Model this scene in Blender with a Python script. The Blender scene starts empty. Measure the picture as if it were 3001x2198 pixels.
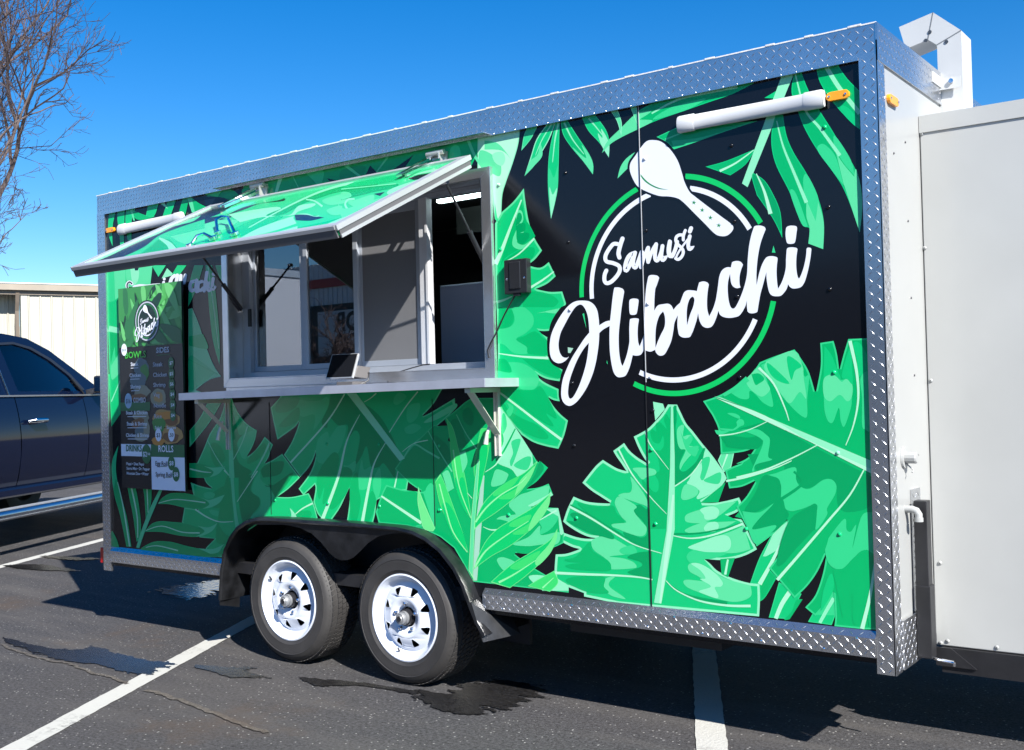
import bpy, bmesh, math, random
from mathutils import Vector, Matrix
from mathutils.geometry import tessellate_polygon
random.seed(7)
SC = bpy.context.scene
COL = SC.collection
# ------------------------------------------------------------------ camera
CAM_H = 1.4267
F_PX = 3169.0
AX = Vector((0.80289229, -0.02968456, -0.59538457)).normalized()
AY = Vector((0.59556522, -0.00329532, 0.80330020)).normalized()
AZ = AX.cross(AY) * 1.0
if AZ.y > 0: AZ = -AZ
cam_d = bpy.data.cameras.new('camera')
cam = bpy.data.objects.new('camera', cam_d)
COL.objects.link(cam)
SC.camera = cam
cam_d.sensor_width = 36.0
cam_d.lens = F_PX * 36.0 / 3001.0
cam_d.clip_start = 0.05
cam_d.clip_end = 3000.0
right = Vector((AX.x, AY.x, AZ.x)); down = Vector((AX.y, AY.y, AZ.y)); fwd = Vector((AX.z, AY.z, AZ.z))
m = Matrix.Identity(4)
for i in range(3):
    m[i][0] = right[i]; m[i][1] = -down[i]; m[i][2] = -fwd[i]
m[0][3] = 0.0; m[1][3] = 0.0; m[2][3] = CAM_H
cam.matrix_world = m
# ------------------------------------------------------------------ sky, sun, exposure
SUN = Vector((0.713, -0.352, 0.607)).normalized()
world = bpy.data.worlds.new('World')
SC.world = world
world.use_nodes = True
wn = world.node_tree.nodes; wl = world.node_tree.links
wn.clear()
sky = wn.new('ShaderNodeTexSky'); sky.sky_type = 'NISHITA'; sky.sun_disc = False
sky.sun_elevation = math.asin(SUN.z)
sky.sun_rotation = math.atan2(SUN.x, SUN.y)
sky.altitude = 300.0; sky.air_density = 1.0; sky.dust_density = 0.15; sky.ozone_density = 4.0
hs = wn.new('ShaderNodeHueSaturation'); hs.inputs['Saturation'].default_value = 1.40; hs.inputs['Hue'].default_value = 0.505; hs.inputs['Value'].default_value = 1.0
bg = wn.new('ShaderNodeBackground'); bg.inputs['Strength'].default_value = 0.070
wo = wn.new('ShaderNodeOutputWorld')
wl.new(sky.outputs[0], hs.inputs['Color']); wl.new(hs.outputs[0], bg.inputs['Color']); wl.new(bg.outputs[0], wo.inputs['Surface'])
sun_d = bpy.data.lights.new('sun', 'SUN'); sun_d.energy = 4.6; sun_d.angle = math.radians(0.5); sun_d.color = (1.0, 0.965, 0.91)
sun_o = bpy.data.objects.new('sun', sun_d); COL.objects.link(sun_o)
sun_o.rotation_euler = SUN.to_track_quat('Z', 'Y').to_euler()
sun_o.location = SUN * 30
SC.view_settings.view_transform = 'Standard'
SC.view_settings.look = 'None'
SC.view_settings.gamma = 1.0
SC.view_settings.use_curve_mapping = False
SC.view_settings.exposure = 1.22

# ------------------------------------------------------------------ survey helpers: the side wall is the plane y = D
D = 3.9566
def ray(p):
    q = Vector((p[0] - 1500.5, p[1] - 1099.0, F_PX))
    return Vector((q.dot(AX), q.dot(AY), q.dot(AZ)))
def onY(p, y=D):
    d = ray(p); d = d * (y / d.y)
    return Vector((d.x, d.y, d.z + CAM_H))
def onX(p, x):
    d = ray(p); d = d * (x / d.x)
    return Vector((d.x, d.y, d.z + CAM_H))
def onZ(p, z=0.0):
    d = ray(p); d = d * ((z - CAM_H) / d.z)
    return Vector((d.x, d.y, z))
VIEWS = dict(A=(1400,200,1.6517), P1=(1600,1150,3.76), P2=(1600,1450,3.76), P3=(2050,950,3.671), P4=(2050,1350,3.176),
    P5=(1250,1350,3.672), P6=(1380,900,3.305), Q1=(1420,340,2.95), Q2=(1750,180,2.754), Q3=(780,1140,3.934), Q4=(310,1250,4.2356),
    Q5=(1600,620,4.86), Q6=(1590,820,4.2356), Q7=(1940,640,3.754), E=(200,560,4.512), DD=(0,1100,2.754), G=(500,1080,5.1625),
    F=(600,350,2.065), C=(600,1000,2.065), B2=(0,550,2.754), T2=(600,380,4.348), T3=(1000,380,4.348), T4=(600,720,3.592), T5=(1000,720,3.591),
    G7=(1250,1080,5.163), N1=(310,780,4.131), N2=(500,1380,4.904), N3=(1200,1180,4.347), N4=(0,930,2.328), N5=(1560,900,8.26),
    W=(600,1500,2.3667), R3=(2400,0,3.3045), R4=(2400,450,2.754), R5=(2400,1000,2.754), R6=(2300,1550,2.549), R1=(0,0,2.754), V4=(0,1600,2.7625))
def vp(v, x, y):
    a = VIEWS[v]
    return (a[0] + x / a[2], a[1] + y / a[2])

# ------------------------------------------------------------------ materials
MATS = {}
def lin(h):
    h = h.lstrip('#')
    out = []
    for i in (0, 2, 4):
        c = int(h[i:i+2], 16) / 255.0
        out.append(c / 12.92 if c <= 0.04045 else ((c + 0.055) / 1.055) ** 2.4)
    return out
def mat(name, col, rough=0.5, metal=0.0, spec=0.5, coat=0.0, noise=None, bump=None, emis=None, estr=0.0):
    """noise=(scale, amount) varies the base colour, bump=(scale, strength)"""
    if name in MATS: return MATS[name]
    if isinstance(col, str): col = lin(col)
    m = bpy.data.materials.new(name); m.use_nodes = True
    n = m.node_tree.nodes; l = m.node_tree.links
    b = n['Principled BSDF']
    b.inputs['Base Color'].default_value = (*col, 1)
    b.inputs['Roughness'].default_value = rough
    b.inputs['Metallic'].default_value = metal
    b.inputs['Specular IOR Level'].default_value = spec
    b.inputs['Coat Weight'].default_value = coat
    b.inputs['Coat Roughness'].default_value = 0.05
    if emis:
        b.inputs['Emission Color'].default_value = (*emis, 1); b.inputs['Emission Strength'].default_value = estr
    tc = n.new('ShaderNodeTexCoord')
    if noise:
        t = n.new('ShaderNodeTexNoise'); t.inputs['Scale'].default_value = noise[0]; t.inputs['Detail'].default_value = 6
        r = n.new('ShaderNodeMapRange'); r.inputs[1].default_value = 0.3; r.inputs[2].default_value = 0.7
        r.inputs[3].default_value = 1 - noise[1]; r.inputs[4].default_value = 1 + noise[1]
        mx = n.new('ShaderNodeVectorMath'); mx.operation = 'SCALE'; mx.inputs[0].default_value = col
        l.new(tc.outputs['Object'], t.inputs['Vector']); l.new(t.outputs[0], r.inputs[0]); l.new(r.outputs[0], mx.inputs['Scale'])
        l.new(mx.outputs[0], b.inputs['Base Color'])
    if bump:
        t2 = n.new('ShaderNodeTexNoise'); t2.inputs['Scale'].default_value = bump[0]; t2.inputs['Detail'].default_value = 4
        bp = n.new('ShaderNodeBump'); bp.inputs['Strength'].default_value = bump[1]; bp.inputs['Distance'].default_value = 0.01
        l.new(tc.outputs['Object'], t2.inputs['Vector']); l.new(t2.outputs[0], bp.inputs['Height']); l.new(bp.outputs[0], b.inputs['Normal'])
    MATS[name] = m
    return m
# printed vinyl inks
INK = dict(bk='#131419', k0='#00a05c', k1='#04b466', k2='#10c676', k3='#34d287', k4='#5ede9b', k5='#90ebb9', k6='#b2f2ca',
           l1='#08cc6c', l2='#3adb70', l3='#70e88c', l6='#94f2a6', wh='#eef1f8', gr='#12c863', dg='#1f8a4a', nv='#12202f', mo='#a9d8bf', dk='#067a50')
def ink(k):
    col = [c * 0.86 for c in lin(INK[k])]
    m = mat('vinyl_' + k, col, rough=0.15, spec=0.45, bump=(1.7, 0.10))
    return m
M_blackvinyl = ink('bk')
M_white = mat('white_paint', (0.335, 0.342, 0.335), 0.28, spec=0.5, noise=(3.0, 0.03), bump=(2.0, 0.05))
M_white2 = mat('white_sheet', (0.43, 0.435, 0.42), 0.17, spec=0.5, noise=(1.3, 0.07), bump=(1.3, 0.45))
M_pvc = mat('white_pvc', (0.60, 0.61, 0.62), 0.3, noise=(8, 0.03))
M_alu = mat('brushed_aluminium', (0.62, 0.64, 0.67), 0.36, metal=1.0, noise=(6, 0.06), bump=(30, 0.02))
M_alu_w = mat('mill_aluminium', (0.40, 0.43, 0.48), 0.42, metal=0.45, noise=(5, 0.05))
M_steel = mat('stainless_steel', (0.60, 0.61, 0.63), 0.27, metal=0.88, noise=(12, 0.05), bump=(25, 0.03))
M_plate = mat('checker_plate', (0.66, 0.67, 0.69), 0.25, metal=0.95, noise=(3, 0.10), bump=(6, 0.05))
M_tread = mat('checker_plate_lugs', (0.46, 0.47, 0.50), 0.34, metal=1.0)
M_bracket = mat('zinc_bracket', (0.62, 0.62, 0.58), 0.35, metal=0.6, noise=(20, 0.08))
M_chrome = mat('chrome', (0.85, 0.86, 0.88), 0.08, metal=1.0)
M_black = mat('black_plastic', (0.018, 0.019, 0.022), 0.32, bump=(60, 0.05))
M_fender = mat('black_fender', (0.010, 0.0105, 0.012), 0.30, noise=(14, 0.6), bump=(18, 0.10))
M_frame = mat('black_steel', (0.016, 0.016, 0.018), 0.4, noise=(9, 0.3), bump=(40, 0.08))
M_rubber = mat('tyre_rubber', (0.036, 0.034, 0.033), 0.62, noise=(7, 0.22), bump=(70, 0.1))
M_rim = mat('white_rim', (0.68, 0.72, 0.80), 0.16, coat=0.5)
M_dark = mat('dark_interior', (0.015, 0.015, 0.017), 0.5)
M_orange = mat('amber_lens', (0.95, 0.34, 0.01), 0.18, coat=0.4)
M_red = mat('red_lens', (0.6, 0.01, 0.01), 0.2, coat=0.4)
M_cable = mat('black_cable', (0.012, 0.012, 0.013), 0.4)

# ------------------------------------------------------------------ mesh building
class MB:
    def __init__(s): s.v = []; s.f = []; s.mi = []; s.mats = []
    def mi_of(s, m):
        if m not in s.mats: s.mats.append(m)
        return s.mats.index(m)
    def add(s, vs, fs, m=None):
        o = len(s.v); s.v.extend([tuple(v) for v in vs])
        k = s.mi_of(m) if m else 0
        for f in fs: s.f.append([i + o for i in f]); s.mi.append(k)
    def box(s, a, b, m=None):
        x0, y0, z0 = a; x1, y1, z1 = b
        x0, x1 = min(x0, x1), max(x0, x1); y0, y1 = min(y0, y1), max(y0, y1); z0, z1 = min(z0, z1), max(z0, z1)
        s.add([(x0,y0,z0),(x1,y0,z0),(x1,y1,z0),(x0,y1,z0),(x0,y0,z1),(x1,y0,z1),(x1,y1,z1),(x0,y1,z1)],
              [(0,3,2,1),(4,5,6,7),(0,1,5,4),(1,2,6,5),(2,3,7,6),(3,0,4,7)], m)
    def hexa(s, q, off, m=None):
        """quad q (4 pts) extruded by vector off"""
        off = Vector(off); q = [Vector(p) for p in q]
        s.add(q + [p + off for p in q], [(0,1,2,3),(7,6,5,4),(0,4,5,1),(1,5,6,2),(2,6,7,3),(3,7,4,0)], m)
    def bar(s, a, b, w, h, up=(0,0,1), m=None):
        a = Vector(a); b = Vector(b); d = (b - a).normalized(); up = Vector(up)
        sd = d.cross(up).normalized(); u = sd.cross(d).normalized()
        q = [a + sd*w/2 + u*h/2, a - sd*w/2 + u*h/2, a - sd*w/2 - u*h/2, a + sd*w/2 - u*h/2]
        s.hexa(q, b - a, m)
    def tube(s, pts, r, n=8, m=None, cap=True):
        pts = [Vector(p) for p in pts]
        rs = r if isinstance(r, (list, tuple)) else [r] * len(pts)
        vs = []; fs = []; prev = None
        for i, p in enumerate(pts):
            d = (pts[min(i+1, len(pts)-1)] - pts[max(i-1, 0)])
            if d.length < 1e-9: d = Vector((0,0,1))
            d.normalize()
            if prev is None:
                a = Vector((0,0,1)) if abs(d.z) < 0.9 else Vector((1,0,0))
                u = d.cross(a).normalized()
            else:
                u = (prev - d * prev.dot(d)).normalized()
            prev = u; w = d.cross(u)
            for k in range(n):
                t = 2*math.pi*k/n
                vs.append(p + (u*math.cos(t) + w*math.sin(t)) * rs[i])
        for i in range(len(pts)-1):
            for k in range(n):
                fs.append((i*n+k, i*n+(k+1)%n, (i+1)*n+(k+1)%n, (i+1)*n+k))
        if cap:
            fs.append(tuple(range(n))[::-1]); fs.append(tuple((len(pts)-1)*n + k for k in range(n)))
        s.add(vs, fs, m)
    def lathe(s, prof, c, n=48, m=None, a0=0.0):
        """profile (radius, y offset) turned about the Y axis through c"""
        c = Vector(c); vs = []; fs = []
        for (r, y) in prof:
            for k in range(n):
                t = a0 + 2*math.pi*k/n
                vs.append((c.x + r*math.cos(t), c.y + y, c.z + r*math.sin(t)))
        for i in range(len(prof)-1):
            for k in range(n):
                fs.append((i*n+k, (i+1)*n+k, (i+1)*n+(k+1)%n, i*n+(k+1)%n))
        s.add(vs, fs, m)
    def poly(s, loops, off=None, m=None):
        """flat polygon with holes (3D loops), optionally extruded"""
        loops = [[Vector(p) for p in lp] for lp in loops]
        flat = [p for lp in loops for p in lp]
        try: tris = tessellate_polygon(loops)
        except Exception: return
        if off is None:
            s.add(flat, [tuple(t) for t in tris], m); return
        off = Vector(off); nf = len(flat)
        fs = [tuple(t) for t in tris] + [tuple(i + nf for i in t[::-1]) for t in tris]
        o = 0
        for lp in loops:
            k = len(lp)
            for i in range(k): fs.append((o+i, o+(i+1)%k, o+(i+1)%k+nf, o+i+nf))
            o += k
        s.add(flat + [p + off for p in flat], fs, m)
    def build(s, name, m=None, parent=None, smooth=False, kind=None, label=None, fix=True, bevel=0.0):
        me = bpy.data.meshes.new(name)
        me.from_pydata([tuple(v) for v in s.v], [], s.f)
        if s.mats:
            for k in s.mats: me.materials.append(k)
            me.polygons.foreach_set('material_index', s.mi)
        elif m: me.materials.append(m)
        if fix:
            bm = bmesh.new(); bm.from_mesh(me); bmesh.ops.recalc_face_normals(bm, faces=bm.faces); bm.to_mesh(me); bm.free()
        if smooth:
            me.polygons.foreach_set('use_smooth', [True] * len(me.polygons))
            try: me.set_sharp_from_angle(angle=math.radians(38))
            except Exception: pass
        me.update()
        o = bpy.data.objects.new(name, me); COL.objects.link(o)
        if parent: o.parent = parent
        if kind: o['kind'] = kind
        if label: o['label'] = label
        if bevel:
            md = o.modifiers.new('edge', 'BEVEL'); md.width = bevel; md.segments = 2; md.limit_method = 'ANGLE'; md.angle_limit = math.radians(50)
        return o
def thing(name, label, cat, group=None, loc=(0,0,0)):
    o = bpy.data.objects.new(name, None); COL.objects.link(o); o.empty_display_size = 0.2
    o.location = loc
    o['label'] = label; o['category'] = cat
    if group: o['group'] = group
    return o
def keep(o, parent):
    """parent without moving: parents sit at their own base"""
    o.parent = parent; o.matrix_parent_inverse = Matrix.Translation(parent.location).inverted()
    return o
def tag(o, label, cat, group=None):
    o['label'] = label; o['category'] = cat
    if group: o['group'] = group
    return o

# ------------------------------------------------------------------ flat print: traced outlines laid on a plane of the place
def smooth(pts, sub=5, closed=True):
    """pts: (x, y, corner). Catmull-Rom between corners."""
    n = len(pts); out = []
    segs = n if closed else n - 1
    for i in range(segs):
        p1 = pts[i]; p2 = pts[(i+1) % n]
        p0 = pts[i-1] if (closed or i > 0) else p1
        p3 = pts[(i+2) % n] if (closed or i+2 < n) else p2
        if p1[2]: p0 = p1
        if p2[2]: p3 = p2
        out.append((p1[0], p1[1]))
        L = math.hypot(p2[0]-p1[0], p2[1]-p1[1])
        if (p1[2] and p2[2]) or L < 3: continue
        k = sub if L > 12 else 3
        for j in range(1, k):
            t = j / k; t2 = t*t; t3 = t2*t
            out.append(tuple(0.5 * ((2*p1[a]) + (-p0[a]+p2[a])*t + (2*p0[a]-5*p1[a]+4*p2[a]-p3[a])*t2 + (-p0[a]+3*p1[a]-3*p2[a]+p3[a])*t3) for a in (0, 1)))
    if not closed: out.append((pts[-1][0], pts[-1][1]))
    return out
def area2(p):
    return sum(p[i][0]*p[(i+1)%len(p)][1] - p[(i+1)%len(p)][0]*p[i][1] for i in range(len(p))) / 2
def offset(poly, d):
    """d>0 grows, d<0 shrinks; points too close to the outline are dropped"""
    s = 1 if area2(poly) > 0 else -1
    n = len(poly); out = []
    for i in range(n):
        a = poly[i-1]; b = poly[i]; c = poly[(i+1) % n]
        e1 = (b[0]-a[0], b[1]-a[1]); e2 = (c[0]-b[0], c[1]-b[1])
        l1 = math.hypot(*e1) or 1; l2 = math.hypot(*e2) or 1
        nx = (e1[1]/l1 + e2[1]/l2) / 2 * s; ny = (-e1[0]/l1 - e2[0]/l2) / 2 * s
        q = nx*nx + ny*ny
        if q < 0.05: q = 0.05
        k = d / max(q, 0.35)
        out.append((b[0] + nx*k, b[1] + ny*k))
    res = []
    ad = abs(d) * 0.86
    for p in out:
        ok = True
        for i in range(n):
            a = poly[i]; c = poly[(i+1) % n]
            vx = c[0]-a[0]; vy = c[1]-a[1]; L2 = vx*vx + vy*vy or 1
            t = max(0, min(1, ((p[0]-a[0])*vx + (p[1]-a[1])*vy) / L2))
            if math.hypot(p[0]-a[0]-t*vx, p[1]-a[1]-t*vy) < ad: ok = False; break
        if ok: res.append(p)
    return res
def ribbon(pts, w0, w1, rnd=False):
    n = len(pts); L = []; R = []
    for i, p in enumerate(pts):
        a = pts[max(i-1, 0)]; b = pts[min(i+1, n-1)]
        dx = b[0]-a[0]; dy = b[1]-a[1]; l = math.hypot(dx, dy) or 1
        w = (w0 + (w1-w0) * i/(n-1)) / 2
        L.append((p[0] - dy/l*w, p[1] + dx/l*w)); R.append((p[0] + dy/l*w, p[1] - dx/l*w))
    out = L
    if rnd:
        p = pts[-1]; q = pts[-2]; a = math.atan2(p[1]-q[1], p[0]-q[0])
        out = out + [(p[0] + math.cos(a+t)*w1/2, p[1] + math.sin(a+t)*w1/2) for t in (1.0, 0.5, 0, -0.5, -1.0)]
    out = out + R[::-1]
    if rnd:
        p = pts[0]; q = pts[1]; a = math.atan2(p[1]-q[1], p[0]-q[0])
        out = out + [(p[0] + math.cos(a+t)*w0/2, p[1] + math.sin(a+t)*w0/2) for t in (1.0, 0.5, 0, -0.5, -1.0)]
    return out
STEP = 0.00002
def parse_pts(toks, view):
    pts = []; v = view
    for t in toks:
        if t[0] == '@': v = t[1:]; continue
        c = t.endswith('c')
        x, y = t.rstrip('c').split(',')
        q = vp(v, float(x), float(y))
        pts.append((q[0], q[1], c))
    return pts
def prints(text, mapper, normal, parent, inkf=None, base=0):
    """one object per 'L name level' block; lines: VIEW INK pts | VIEW INK>INK:inset pts | VIEW ~INK:w0:w1 pts | VIEW =INK:w (round strokes)"""
    inkf = inkf or ink
    cur = None; lev = 0; objs = []
    def flush():
        """separate motifs of a block become separate objects"""
        nonlocal cur
        if cur and cur[1]:
            groups = []
            for lo, hi, col, loops in cur[1]:
                hit = [g_ for g_ in groups if any(lo[0] <= b_[1][0] and hi[0] >= b_[0][0] and lo[1] <= b_[1][1] and hi[1] >= b_[0][1] for b_ in g_)]
                new = [(lo, hi, col, loops)]
                for g_ in hit: new = g_ + new; groups.remove(g_)
                groups.append(new)
            for g_ in groups:
                mb = MB()
                for lo, hi, col, loops in g_: mb.poly(loops, m=inkf(col))
                if mb.f: objs.append(mb.build(cur[0], parent=parent, fix=False))
        cur = None
    def put(poly, col, holes=()):
        nonlocal lev
        lev += 1
        off = normal * (STEP * lev)
        loops = [[mapper(p) + off for p in lp] for lp in [poly, *holes]]
        if len(poly) > 2: cur[1].append(((min(p[0] for p in poly), min(p[1] for p in poly)), (max(p[0] for p in poly), max(p[1] for p in poly)), col, loops))
    pend = None
    for line in text.strip().split('\n'):
        t = line.split()
        if not t or t[0].startswith('#'): continue
        if t[0] == 'L':
            flush(); cur = (t[1], []); lev = base + int(t[2]); continue
        view = t[0]; spec = t[1]; pts = parse_pts(t[2:], view); sc = VIEWS[view][2]
        if spec[0] == '~':
            c, w0, w1 = spec[1:].split(':')
            put(ribbon(smooth(pts, closed=False), float(w0)/sc, float(w1)/sc), c)
        elif spec[0] == '=':
            c, w = spec[1:].split(':')
            put(ribbon(smooth(pts, closed=False), float(w)/sc, float(w)/sc, True), c)
        elif spec[0] == '!':      # polygon followed by hole lines
            pend = [spec[1:], smooth(pts), []]
        elif spec == 'h':
            pend[2].append(smooth(pts))
        elif spec == 'end':
            put(pend[1], pend[0], pend[2])
        elif '>' in spec:
            a, b = spec.split('>'); b, ins = b.split(':')
            o = smooth(pts); put(o, a)
            i2 = offset(o, -float(ins)/sc)
            if len(i2) > 3: put(i2, b)
        elif spec[0] == '^':       # grown outline
            c, g = spec[1:].split(':')
            put(offset(smooth(pts), float(g)/sc), c)
        else:
            put(smooth(pts), spec)
    flush()
    return objs
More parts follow.
